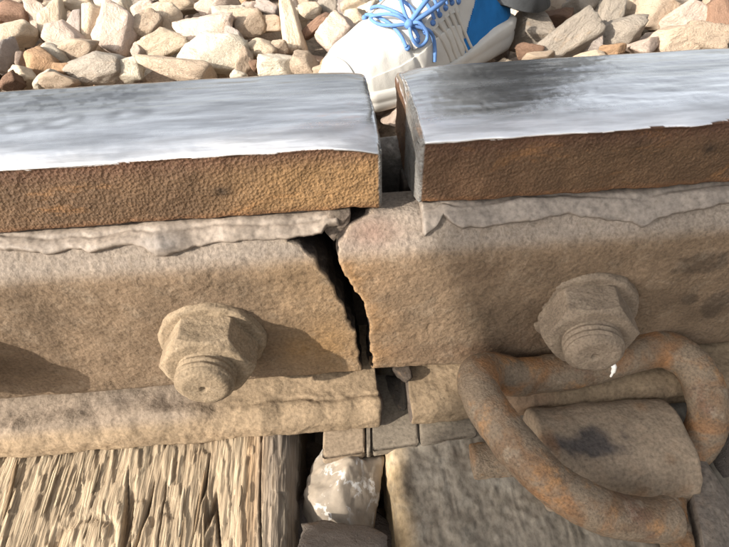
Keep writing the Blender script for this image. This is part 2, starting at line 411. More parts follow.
    metal = np.where(endface, .0, metal)
    off = np.array([0, dy, dz])
    gridmesh('head', G+off, M_head, root, True, flip=(sgn < 0), col=C, metal=metal)
    # web
    wp = resample(rounded([(.0275, -.041), (.0275, -.132), (.020, -.150), (.052, -.150), (.0445, -.132), (.0445, -.041)], .002, True, 3), .004, True)
    Gw, _ = swept(wp, x_far, foot_end-sgn*.0005, .006, (.036, -.095), .001)
    gridmesh('web', Gw+off, M_web, root, True, flip=(sgn < 0))
    # foot
    fp = resample(rounded([(.034, -.146), (.010, -.149), (-.014, -.1535), (-.034, -.1600), (-.0385, -.165), (-.0385, -.1745), (-.036, -.1765), (.108, -.1765), (.1105, -.1745), (.1105, -.165), (.106, -.160), (.086, -.1535), (.062, -.149), (.038, -.146)], .002, True, 4), .0011, True)
    Gf, nf = swept(fp, x_far, foot_end, .0013, (.036, -.165), .0015)
    Nf = normals(Gf, True)
    if Nf[3, 0]@np.array([0, 0, 1.]) < 0: Nf = -Nf
    xf, yf, zf = Gf[..., 0].copy(), Gf[..., 1].copy(), Gf[..., 2].copy()
    fr = (yf < .0) & (zf > -.1755)
    lump = .0011*fbm(Gf, 55, 4, seed+20)+.0004*fbm(Gf, 260, 3, seed+21)
    if sgn > 0:
        lump = lump+.0026*np.exp(-((yf+.030)/.006)**2)*(1+.5*fbm(V3(xf, 0, 0), 60, 3, 5))        # grease ridge
        for (cx, cy, rr, hh) in ((-.145, -.025, .012, .0040), (-.165, -.022, .009, .003), (-.12, -.028, .010, .003), (-.19, -.026, .010, .003)):
            lump = lump+hh*np.exp(-(((xf-cx)/rr)**2+((yf-cy)/.007)**2))
        lump = lump-.0015*np.exp(-((yf+.026+.002*fbm(V3(xf, 0, 0), 50, 3, 6))/.0010)**2)*sm(xf, -.11, -.06)
    else:
        lump = lump+.0015*np.exp(-((yf+.028)/.006)**2)
    Gf = Gf+Nf*(lump*fr)[..., None]
    n1 = fbm(Gf, 30, 4, seed+22)[..., None]
    base = np.array([.30, .225, .145])*(1+.18*n1)
    if sgn > 0:
        k = (sm(-xf, .09, .13)*sm(yf, -.036, -.030))[..., None]; base = base*(1-.6*k)+np.array([.23, .195, .165])*.6*k
        k = np.exp(-(((xf+.165)/.02)**2+((yf+.018)/.006)**2))[..., None]*.3; base = base*(1-k)+np.array([.11, .095, .085])*k
    else:
        base = base*.80
        k = (sm(xf, .045, .07)*sm(-xf, -.11, -.09)*np.ones_like(yf))[..., None]*.25; base = base*(1-k)+np.array([.25, .13, .09])*k
    ef = (np.arange(Gf.shape[0])[:, None]*np.ones(Gf.shape[1]) >= nf+2)[..., None]
    base = np.where(ef, np.array([.10, .08, .065]), base)
    gridmesh('foot', Gf+off, M_foot, root, True, flip=(sgn < 0), col=base)
    return root
GAP = .0173
make_rail('rail', -.75, 0.0, 0.0, 0.0, -.0062, 'left length of rail with polished silver top and golden rust side ending at the gap', 3, 1)
make_rail('rail', .80, GAP, 0.0, 0.0, .0135, 'right length of rail with dark square cut end and blue grey sheen on top', 5, -1)

# ================================================================== FISHPLATE (broken in two)
FRONT = rounded([(.020, -.0400), (.002, -.0385), (-.004, -.0410), (-.0085, -.0470), (-.0135, -.0530), (-.0150, -.0590), (-.0150, -.1465), (-.0135, -.1495), (-.004, -.1490)], [0, .002, .002, .003, .004, .005, .002, .0015, 0], False, 5)
FR = resample(FRONT, .0009)
FS = np.r_[0, np.cumsum(np.linalg.norm(np.diff(FR, axis=0), axis=1))]
def on_profile(px, py):
    """photo pixel -> (X, arc position) on the fishplate's front"""
    d = FWD + RT*(px-W/2)/FPX - UP*(py-H/2)/FPX
    best = None
    for i in range(len(FR)-1, 0, -1):
        a, b = FR[i-1], FR[i]
        A = np.array([[d[1], -(b-a)[0]], [d[2], -(b-a)[1]]])
        try: t, s = np.linalg.solve(A, np.array([a[0]-CPOS[1], a[1]-CPOS[2]]))
        except Exception: continue
        if -1e-6 <= s <= 1+1e-6 and t > 0 and (best is None or t < best[0]): best = (t, CPOS[0]+t*d[0], FS[i-1]+s*(FS[i]-FS[i-1]))
    if best is None:
        P = at(px, py, 1, -.0148); return P[0], FS[-1]*.97
    return best[1], best[2]
LEFT_EDGE = [(289, 243), (297, 243), (303, 247), (310, 255), (317, 264), (325, 276), (333, 287), (344, 305), (349, 320), (357, 343), (360, 358), (363, 372)]
RIGHT_EDGE = [(372, 214), (362, 219), (351.5, 225), (346, 234), (336, 243), (338, 257), (342, 269), (347, 279), (355, 289), (365, 306), (369.5, 325), (372, 345), (371.5, 358), (371, 369)]
def edgefun(E, top):
    Q = [on_profile(*p) for p in E]; Q.sort(key=lambda q: q[1])
    s = np.array([q[1] for q in Q]); x = np.array([q[0] for q in Q])
    return lambda t: np.interp(t, s, x)
eL, eR = edgefun(LEFT_EDGE, 0), edgefun(RIGHT_EDGE, 0)
def blob(X, S, px, py, rx, rs):
    x, s = on_profile(px, py); return np.exp(-(((X-x)/rx)**2+((S-s)/rs)**2))
def make_plate(xfar, edge, sgn, label, seed):
    root = thing('fishplate', (xfar*.5, .002, -.150), label, 'fishplate')
    S = FS
    jag = .0006*fbm(V3(0*S, S, 0), 300, 3, seed)+.0008*fbm(V3(0*S, S, 0), 90, 2, seed+1)
    xe = edge(S)+jag
    n = int(abs(xfar)/.0011); u = np.linspace(0, 1, n)**1.0
    # columns: dense in view
    base = np.r_[np.linspace(-.6*1, -.28, 20, endpoint=False), np.linspace(-.28, 0, 280)] if sgn > 0 else np.r_[np.linspace(.6, .28, 20, endpoint=False), np.linspace(.28, 0, 260)]
    U = (base-base[0])/(base[-1]-base[0])
    Xg = base[0]+(xe[None, :]-base[0])*U[:, None]
    G = V3(Xg, FR[None, :, 0], FR[None, :, 1])
    Nn = normals(G); Nn = Nn if Nn[10, len(S)//2, 1] < 0 else -Nn
    Sg = np.broadcast_to(S, Xg.shape)
    de = np.abs(Xg-xe[None, :])
    disp = .00055*fbm(G, 70, 4, seed)+.0005*fbm(G, 18, 2, seed+1)+.00022*fbm(G, 380, 3, seed+2)
    pits = np.clip(fbm(G, 160, 2, seed+6)-.75, 0, 1); disp = disp-.0012*pits
    for k in range(26):                                     # round dried-mud flakes
        cx = rng.uniform(-.24, -.01) if sgn > 0 else rng.uniform(.02, .24); cs = rng.uniform(.045, .12); r0 = rng.uniform(.0018, .0045)
        rr = np.hypot((Xg-cx)/r0, (Sg-cs)/(r0*.8))+.25*fbm(G, 300, 2, k)
        disp = disp+.00028*np.exp(-((rr-1)/.28)**2)
    disp = disp-.0005*np.exp(-de/.0010)
    G = G+Nn*(disp*sm(Sg, .004, .012))[..., None]
    # colours
    t = fbm(G, 16, 4, seed+3)[..., None]; t2 = fbm(G, 60, 4, seed+4)[..., None]
    C = np.array([.190, .137, .090])*(1+.28*t+.16*t2)
    pale = (1-sm(Sg, .034, .045))[..., None]
    C = C*(1-pale)+np.array([.265, .225, .185])*(1+.1*t)*pale
    near = np.exp(-de/.022)[..., None]
    if sgn > 0:
        warm = sm(Xg, -.085, -.03)[..., None]*(1-pale); C = C*(1-.55*warm)+np.array([.33, .225, .125])*(1+.1*t2)*.55*warm
        for a in ((330, 345, .012, .020), (300, 350, .010, .010)):
            k = blob(Xg, Sg, *a)[..., None]*.45; C = C*(1-k)+np.array([.33, .19, .07])*k
        k = blob(Xg, Sg, 120, 225, .02, .006)[..., None]*.3; C = C*(1-k)+np.array([.3, .3, .3])*k
    else:
        C = C*.97
        k = (np.exp(-de/.012)[..., None]*(1-pale)*(.6+.5*t2)).clip(0, 1)*.75; C = C*(1-k)+np.array([.34, .19, .075])*k
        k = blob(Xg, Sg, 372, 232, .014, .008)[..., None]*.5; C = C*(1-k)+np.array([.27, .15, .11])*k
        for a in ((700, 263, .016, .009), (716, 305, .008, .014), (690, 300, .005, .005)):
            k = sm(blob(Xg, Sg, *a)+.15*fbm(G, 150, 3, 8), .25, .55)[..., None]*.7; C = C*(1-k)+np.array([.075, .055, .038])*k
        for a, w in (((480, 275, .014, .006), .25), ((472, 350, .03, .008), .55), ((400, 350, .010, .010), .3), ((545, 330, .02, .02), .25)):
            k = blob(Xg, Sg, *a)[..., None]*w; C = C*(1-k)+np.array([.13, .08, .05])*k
    crust = np.exp(-((de-.001)/.0009)**2)[..., None]*(.5+.5*t2).clip(0, 1)*.35
    C = C*(1-crust)+np.array([.45, .35, .24])*crust
    # bulk: front sheet + fracture face going inward + back sheet
    V = [G.reshape(-1, 3)]; Cc = [C.reshape(-1, 3)]; F = [gridF(*G.shape[:2])]
    nx, ns = G.shape[:2]
    depths = np.linspace(0, 1, 14)[1:]
    last = G[-1]; FRb = np.stack([FR[:, 0]*0+.0235, np.clip(FR[:, 1], -.147, -.042)], 1)
    offv = nx*ns; ring_prev = (nx-1)*ns+np.arange(ns)
    fracture = []
    for q in depths:
        yz = FR*(1-q)+FRb*q
        x = xe+sgn*.0018*fbm(V3(q*.02+0*S, S, 0), 120, 3, seed+11)*min(1, q*5)+sgn*(-.0015)*q
        fracture.append(V3(x, yz[:, 0], yz[:, 1]))
    Gc = np.array(fracture); V.append(Gc.reshape(-1, 3)); Cc.append(np.tile([[.035, .027, .022]], (Gc.shape[0]*ns, 1))*(1+.6*fbm(Gc.reshape(-1, 3), 100, 3, 2)[:, None]).clip(.3, 2))
    first = np.arange(ns)+offv
    link = np.stack([ring_prev[:-1], ring_prev[1:], first[1:], first[:-1]], -1)
    F.append(link); F.append(gridF(Gc.shape[0], ns, False, offv))
    Fa = np.vstack(F)
    if sgn < 0: Fa = Fa[:, ::-1].copy()
    mesh('plate_body', np.vstack(V), Fa, M_plate, root, col=np.vstack(Cc))
    # back of the bar
    bx = [(.0225, -.0425), (.0225, -.1465), (.0, -.1465), (.0, -.0425)]
    Gb, _ = swept(resample(np.array(bx)+np.array([0, 0]), .01, True), base[0], float(xe.min() if sgn > 0 else xe.max())-sgn*.002, .02, (.012, -.095), .001, inner=2)
    gridmesh('plate_core', Gb, M_web, root, True, flip=(sgn < 0))
    return root
plL = make_plate(-.6, eL, 1, 'sunlit left half of the snapped fishplate, carrying one fully visible hex nut', 41)
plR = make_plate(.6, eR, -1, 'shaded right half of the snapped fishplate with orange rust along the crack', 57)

# dried grease / scale layers lying over the plate tops
def strip(name, upper, lower, thick, parent, seed, colr, x_ends=None, lumps=(), edgeround=.0012):
    """a layer on the plate's sloping shoulder between two traced edges"""
    U = [on_profile(*p) for p in upper] if upper else None
    Lw = [on_profile(*p) for p in lower]; Lw.sort(key=lambda q: q[0])
    lx = np.array([q[0] for q in Lw]); ls = np.array([q[1] for q in Lw])
    x0, x1 = lx[0], lx[-1]
    if x_ends: x0, x1 = x_ends
    n = int((x1-x0)/.0009); m = 34
    x = np.linspace(x0, x1, n)
    sl_ = np.interp(x, lx, ls)+.0006*fbm(V3(x, 0, 0), 160, 3, seed)
    su = np.full(n, .010)
    if U:
        U.sort(key=lambda q: q[0]); su = np.interp(x, [q[0] for q in U], [q[1] for q in U])
    v = np.linspace(0, 1, m)
    S = su[:, None]+(sl_-su)[:, None]*v[None]
    y = np.interp(S, FS, FR[:, 0]); z = np.interp(S, FS, FR[:, 1])
    dY = np.gradient(FR[:, 0], FS); dZ = np.gradient(FR[:, 1], FS)
    ny = np.interp(S, FS, dZ); nz = -np.interp(S, FS, dY)
    sg = -1 if (ny[n//2, m//2] > 0) else 1
    ny, nz = ny*sg, nz*sg
    X = np.broadcast_to(x[:, None], S.shape).copy()
    P = V3(X, y, z)
    w = np.minimum(np.minimum((1-v)[None]*(sl_-su)[:, None], np.inf), np.minimum((x-x0)[:, None], (x1-x)[:, None]))
    prof = np.sqrt(np.clip(1-(1-np.clip(w/edgeround, 0, 1))**2, 0, 1))
    h = thick*prof*(1+.45*fbm(P, 55, 3, seed+1)+.15*fbm(P, 220, 3, seed+2))
    for (px, py, rx, rs, hh) in lumps:
        cx, cs = on_profile(px, py); h = h+hh*np.exp(-(((X-cx)/rx)**2+((S-cs)/rs)**2))*prof
    if seed == 77: h = h-.0009*np.exp(-((v[None]-.42-.06*vnoise(V3(x, 0, 0), 25, 3)[:, None])/.05)**2)*prof+.0006*np.exp(-((v[None]-.25)/.12)**2)*prof
    if seed == 71: h = h-.0007*np.exp(-((v[None]-.55-.10*vnoise(V3(x, 0, 0), 20, 3)[:, None])/.06)**2)*prof
    h = h-.0004*(1-prof)
    P = P+V3(0*h, ny*h, nz*h)
    t = fbm(P, 30, 4, seed+5)[..., None]
    C = np.array(colr)*(1+.16*t)
    if seed == 71:
        cx, cs = on_profile(166, 243); kd = np.exp(-(((X-cx)/.010)**2+((S-cs)/.005)**2))[..., None]*.65; C = C*(1-kd)+np.array([.11, .105, .105])*kd
    dark = np.exp(-w/.0007)[..., None]*.6; C = C*(1-dark)+np.array([.13, .10, .08])*dark
    return gridmesh(name, P, M_grease, parent, flip=(sg*ny[n//2, m//2] > 0), col=C)
strip('grease_layer', None, [(-120, 259), (-40, 255), (0, 251), (30, 253), (50, 254), (60, 253), (72, 249), (83, 249), (92, 254), (104, 252), (118, 248), (135, 246), (148, 250), (156, 256), (168, 256), (182, 252), (196, 248), (212, 244), (240, 242), (270, 240), (288, 240), (305, 236), (322, 234), (327, 226)], .0026, plL, 71,
      (.29, .245, .20), x_ends=(-.29, -.0215), lumps=((165, 247, .005, .004, .003), (180, 243, .006, .004, .0025), (100, 247, .006, .003, .0015), (120, 243, .006, .003, .0015)))
strip('grease_layer', None, [(383, 213), (402, 217), (411, 227), (424, 238), (436, 228), (443, 216), (452, 224), (462, 229), (474, 229), (500, 226), (530, 222), (548, 217), (566, 215), (590, 219), (615, 221), (632, 224), (641, 228), (652, 222), (672, 214), (700, 209), (729, 204), (800, 196)], .0027, plR, 77,
      (.27, .235, .20), x_ends=(.019, .29), lumps=((405, 214, .005, .003, .002), (500, 206, .02, .002, .0012), (600, 201, .03, .002, .0012), (690, 196, .02, .002, .0012)))
# second, thinner ridge along the right hand shoulder
# broken flake wedged in the mouth of the crack
def flake(name, pts, Yv, thick, mat, parent, seed, colr):
    c = np.mean([at(*p, 1, Yv) for p in pts], 0)
    rim = np.array([at(*p, 1, Yv) for p in pts]); rim = resample(rim, .0008, True)
    rings = []
    for q, dd in ((1.0, thick), (1.0, .0), (.93, -.0008), (.7, -.0012), (.4, -.0014), (.05, -.0013)):
        r = c+(rim-c)*q; r = r+V3(0*r[:, 0], dd+.0009*fbm(r, 250, 3, seed), 0*r[:, 0]); rings.append(r)
    G = np.array(rings); return gridmesh(name, G, mat, parent, True, col=np.array(colr)*(1+.4*fbm(G, 150, 3, 4)[..., None]))
flake('broken_flake', [(329, 213), (351, 213), (350, 222), (345, 230), (334, 241), (325, 233), (324, 225)], -.001, .010, M_plate, plL, 5, (.13, .105, .085))

# far fishplate, glimpsed through the gap
fpf = thing('fishplate', (0, .085, -.150), 'dark fishplate on the far side of the rail, glimpsed through the gap', 'fishplate')
pf = resample(rounded([(.056, -.040), (.070, -.0375), (.078, -.043), (.087, -.054), (.087, -.146), (.084, -.149), (.052, -.146)], .003, True, 4), .0015, True)
xx = np.r_[np.linspace(-.6, -.06, 20), np.linspace(-.058, .06, 80), np.linspace(.062, .6, 20)]
Gq = np.array([V3(np.full(len(pf), x), pf[:, 0], pf[:, 1]) for x in xx]); Nq = normals(Gq, True)
Gq = Gq+Nq*(.0007*fbm(Gq, 80, 3, 9))[..., None]
gridmesh('plate_body', Gq, M_far, fpf, True)

# ================================================================== BOLTS
def lathe_field(rfun, zs, nth, R, T):
    th = np.linspace(0, 2*math.pi, nth, endpoint=False); G = []
    for z in zs:
        r = rfun(z, th); G.append(np.stack([r*np.cos(th), r*np.sin(th), np.full(nth, z)], -1))
    return np.array(G)@R.T+T
def make_bolt(px, py, rot, label, tiltx, seed, colr, cmul=1.0):
    P = at(px, py, 1, -.015); P[1] = -.0145
    root = thing('track_bolt', P, label, 'bolt', 'bolts through the fishplate')
    # local z = outwards (-Y)
    ax = np.array([tiltx, -1, 0.03]); ax /= np.linalg.norm(ax)
    u = np.cross([0, 0, 1.], ax); u /= np.linalg.norm(u); v = np.cross(ax, u)
    R = np.stack([u, v, ax], 1)
    # washer
    def rw(r0, irr):
        return lambda z, th: r0+irr*vnoise(V3(np.cos(th), np.sin(th), z*50), 2.2, seed)
    zs = [-.003, .0, .0018, .0034, .0042, .0044, .0044]; rs = [.0292, .0292, .0290, .0284, .0272, .020, .012]
    G = np.array([lathe_field(rw(r, .0006), [z], 110, R, P)[0] for z, r in zip(zs, rs)])
    G = np.concatenate([G[:1]+(G[1:2]-G[:1])*q for q in (0,)]+[G[1:]])
    G = resG(G, 4); N_ = normals(G, True); G = G+N_*(.0006*fbm(G, 170, 3, seed))[..., None]
    gridmesh('washer', G, M_bolt, root, True, col=np.array(colr)*cmul*(1+.1*fbm(G, 50, 3, seed)[..., None]))
    # nut
    ap = .0222
    def rn(z, th):
        a = (th-rot) % (math.pi/3)-math.pi/6
        r = ap/np.cos(a)
        ch = .0255-np.clip(z-.0195, 0, 1)*1.5+.0004
        ch0 = .0262-np.clip(.0062-z, 0, 1)*.8
        r = np.minimum(r, np.minimum(ch, ch0)); return r
    zz = np.r_[np.linspace(.004, .0195, 26), np.linspace(.0198, .0228, 9)]
    G = lathe_field(rn, zz, 240, R, P)
    inn = []
    for q in (.0200, .0180, .0155, .0120): inn.append(lathe_field(lambda z, th: np.minimum(rn(.0228, th), q), [.0229], 240, R, P)[0])
    G = np.concatenate([G, np.array(inn)]); N_ = normals(G, True)
    G = G+N_*(.00028*fbm(G, 120, 3, seed+1)+.00014*fbm(G, 500, 2, seed+2))[..., None]
    t = fbm(G, 60, 4, seed+3)[..., None]
    gridmesh('nut', G, M_bolt, root, True, col=np.array(colr)*cmul*(1+.16*t))
    # threaded shank
    R0 = .0155
    def rt(z, th):
        ph = (z/.0036+th/(2*math.pi)) % 1.0; d = np.abs(ph-.5)*2
        fade = .45+.55*vnoise(V3(np.cos(th), np.sin(th), z*30), 1.3, seed+6)
        r = R0-.0019*(d**1.3)*np.clip(fade, .45, 1)
        return r-np.clip(z-.0318, 0, 1)*1.1
    zz = np.linspace(.020, .0346, 50); G = lathe_field(rt, zz, 150, R, P)
    inn = [lathe_field(lambda z, th: q+0*th, [zc], 150, R, P)[0] for q, zc in ((.0108, .0350), (.0095, .0350), (.006, .0349), (.003, .0348), (.0019, .0346), (.0013, .0334), (.0001, .0332))]
    G = np.concatenate([G, np.array(inn)]); N_ = normals(G, True)
    G = G+N_*(.00022*fbm(G, 140, 3, seed+7)+.00012*fbm(G, 500, 2, seed+2))[..., None]
    gridmesh('threaded_shank', G, M_bolt, root, True, col=np.array(colr)*cmul*(1+.16*fbm(G, 70, 4, seed+9)[..., None]))
    return root, R, P
def resG(G, k):
    out = []
    for i in range(len(G)-1):
        for q in np.linspace(0, 1, k, endpoint=False): out.append(G[i]*(1-q)+G[i+1]*q)
    out.append(G[-1]); return np.array(out)
b1, RB, PB = make_bolt(213, 338, math.radians(-5), 'sunlit muddy hex nut and bolt on the left half, casting a hard shadow', -.02, 90, (.29, .225, .15))
b2, RB2, PB2 = make_bolt(583, 309, math.radians(7), 'shaded dusty hex nut and bolt just above the rusty rail clip', -.16, 130, (.24, .19, .14))
b3, _, _ = make_bolt(-74, 352, math.radians(12), 'muddy bolt beyond the left edge whose round shadow falls on the plate', 0, 170, (.29, .225, .15))
# dab of white paint / bird lime on the right bolt end
tip = PB2+RB2@np.array([.011, -.009, .0338])
G = tubeG(catmull([tip+[0, 0, .002], tip+[.0008, -.0006, 0], tip+[.0012, -.0008, -.004], tip+[.0011, -.0008, -.0075]], 6), [.0014]*6+[.0012]*6+[.0006]*7, 10)
gridmesh('white_fleck', G, plain('white_fleck', (.8, .77, .72), .6), b2, True)

# ================================================================== RAIL CLIP
def Pz(px, py, z): return at(px, py, 2, z)
clip_pts = [Pz(474, 463, -.184), Pz(510, 462, -.184), Pz(560, 462, -.184), Pz(640, 460, -.184), Pz(678, 458, -.182), Pz(700, 440, -.172), Pz(709, 412, -.158), Pz(703, 385, -.148), Pz(688, 361, -.142), Pz(662, 349, -.141),
            Pz(630, 355, -.144), Pz(590, 366, -.148), Pz(550, 373, -.148), Pz(515, 377, -.145), Pz(493, 371, -.138), Pz(479, 375, -.130), Pz(481, 395, -.127), Pz(500, 425, -.128), Pz(530, 462, -.133), Pz(565, 492, -.140), Pz(605, 512, -.148), Pz(645, 519, -.155), Pz(668, 519, -.158)]
cl = thing('rail_clip', Pz(590, 450, -.19), 'rusty bent bar rail clip looping under the right hand bolt', 'rail clip')
path = catmull(clip_pts, 14)
zc = np.array([(p-CPOS)@FWD for p in path])
r = 22/FPX*zc; r = np.clip(r, .0102, .0114)
k = np.arange(len(path)); r = r*(1+.02*np.sin(k*.21))
G = tubeG(path, r, 44); N_ = normals(G, True); N_ = N_ if ((G[40]-G[40].mean(0))*N_[40]).sum() > 0 else -N_
ins = np.zeros(G.shape[:2]); ins[8:-8] = 1
G = G+N_*((.0005*fbm(G, 75, 4, 61)+.0003*fbm(G, 280, 3, 62))*ins)[..., None]
t = fbm(G, 35, 4, 63)
C = np.array([.235, .135, .07])+np.stack([.13*np.clip(t, -.5, 1), .05*t, .01*t], -1)
gridmesh('bent_bar', G, M_clip, cl, True, flip=True, col=C.clip(.03, .8))

# cast housing holding the clip: barrel + foot plate
hs = thing('clip_housing', Pz(590, 450, -.21), 'dusty cast iron housing with a dark oil patch, held inside the rail clip', 'clip housing')
A = Pz(532, 452, -.178); B = Pz(672, 444, -.176)
A[2] = -.181; B[2] = -.181; A[1] = -.066; B[1] = -.068
nB = 70; seg = 110; tt = np.linspace(0, 1, nB); th = np.linspace(0, 2*math.pi, seg, endpoint=False)
axv = (B-A); L = np.linalg.norm(axv); axv /= L; uu = np.cross(axv, [0, 0, 1.]); uu /= np.linalg.norm(uu); vv = np.cross(uu, axv)
rings = []
_pw = lambda q: np.sign(q)*np.abs(q)**.72
def hring(c, ry, rz): return c+_pw(np.cos(th))[:, None]*uu*ry*.97+_pw(np.sin(th))[:, None]*vv*rz*.97
for i, q in enumerate(tt):
    e = 1-.05*(1-min(1, min(q, 1-q)/.02))**2
    bulge = 1+.05*math.sin(q*2.4)
    rings.append(hring(A+(B-A)*q, .0300*e*bulge, .0262*e*bulge))
rings = [hring(A, .012, .011)]+[hring(A, .018, .017)]+rings+[hring(B, .0255, .0225), hring(B, .0135, .0125), hring(B-axv*.008, .0125, .0115)]
G = np.array(rings); N_ = normals(G, True); N_ = N_ if ((G[30]-G[30].mean(0))*N_[30]).sum() > 0 else -N_
G = G+N_*(.0009*fbm(G, 50, 4, 201)+.0003*fbm(G, 300, 3, 202))[..., None]
C = np.array([.30, .235, .168])*(1+.15*fbm(G, 40, 4, 203)[..., None])
def pxblob(G, px, py, r, seed=0):
    d = G-CPOS; z = d@FWD; q = np.stack([W/2+FPX*(d@RT)/z, H/2-FPX*(d@UP)/z], -1)
    return np.hypot(q[..., 0]-px, q[..., 1]-py)/r
def worldblob(G, c, r): return np.linalg.norm(G-np.asarray(c), axis=-1)/r
oc = Pz(578, 452, -.166)
kk = (1-sm(np.hypot((G[..., 0]-oc[0])/.023, np.hypot((G[..., 1]-oc[1])/.010, (G[..., 2]+.166)/.03))+.5*fbm(G, 90, 4, 204), .55, 1.15))[..., None]
C = C*(1-.8*kk)+np.array([.04, .042, .05])*.8*kk
kk = np.clip(fbm(G, 60, 4, 207)-.25, 0, .8)[..., None]; C = C*(1-kk)+np.array([.28, .15, .07])*kk
gridmesh('barrel', G, M_house, hs, True, flip=True, col=C)
def slab(name, corners_top, zb, mat, parent, seed, colr, res=.0015, bulge=0.0, amp=.001, rnd=.12, zs=None, flat=None):
    """rounded slab: top outline (world XY list), bottom height zb, top height per corner"""
    C4 = np.array(corners_top, float)
    P = resample(rounded(C4, np.linalg.norm(C4[1]-C4[0])*rnd, True, 5), res*1.4, True); c = P.mean(0)
    rings = [V3(c[0]+(P[:, 0]-c[0])*.99, c[1]+(P[:, 1]-c[1])*.99, np.full(len(P), zb))]
    hgt = P[:, 2]-zb
    for q in np.linspace(0, 1, 10)[1:]: rings.append(V3(P[:, 0], P[:, 1], zb+hgt*q-.0008*(q == 1)))
    nin = max(6, int(np.abs(P-c).max()/res))
    for q in np.linspace(1, 0, nin)[1:]:
        rings.append(c+(P-c)*max(q, .001)+np.array([0, 0, bulge*(1-q**2)]))
    G = np.array(rings); N_ = normals(G, True)
    if N_[-3, 0, 2] < 0: N_ = -N_
    G = G+N_*(amp*fbm(G, 55, 4, seed)+amp*.3*fbm(G, 250, 3, seed+1))[..., None]
    C = np.array(colr)*(1+.16*fbm(G, 35, 4, seed+2)[..., None])
    return gridmesh(name, G, mat, parent, True, col=C)
def PT(px, py, z): p = at(px, py, 2, z); return p
slab('base_lug', [PT(650, 452, -.176), PT(678, 452, -.176), PT(697, 556, -.172), PT(672, 566, -.172), PT(655, 510, -.174)], -.205, M_clip, hs, 215, (.27, .15, .07), .0015, .002, .0010, .2)

# ================================================================== RAIL PAD under the rail feet
pad = thing('rail_pad', (0.01, -.04, -.186), 'grooved grey pad sticking out from under the rail feet at the gap', 'rail pad')
p1, p2, p3, p4 = PT(318, 424, -.1785), PT(322, 459, -.1785), PT(482, 434, -.1785), PT(560, 405, -.1785)
def padpoly(x0f, x1f, name, colr, seed, dz=0):
    """strip of the pad between two fractions of its length"""
    a = p2+(p3-p2)*x0f; b = p2+(p3-p2)*x1f; back = np.array([0.004, .055, 0])
    P = [a+[0, 0, dz], b+[0, 0, dz], b+back+[0, 0, dz], a+back+[0, 0, dz]]
    o = slab(name, P, -.186, M_pad, pad, seed, colr, .0016, 0, .0002, .06)
    return o
for i, (a, b, dz) in enumerate(((0, .262, 0), (.274, .298, .0006), (.306, .60, -.0003), (.612, .97, -.0008))):
    padpoly(a, b, 'pad_rib' if b-a < .1 else 'pad_panel', (.21, .18, .14) if i else (.30, .235, .165), 230+i, dz)
bk = np.array([0.004, .050, 0])
slab('pad_base', [p2+(p3-p2)*.004+[.001, .0015, -.0035], p3+[-.004, .0015, -.0035], p3+bk+[0, 0, -.0035], p2+bk+[.001, 0, -.0035]], -.1875, M_pad, pad, 239, (.14, .115, .09), .002, 0, .0002, .05)

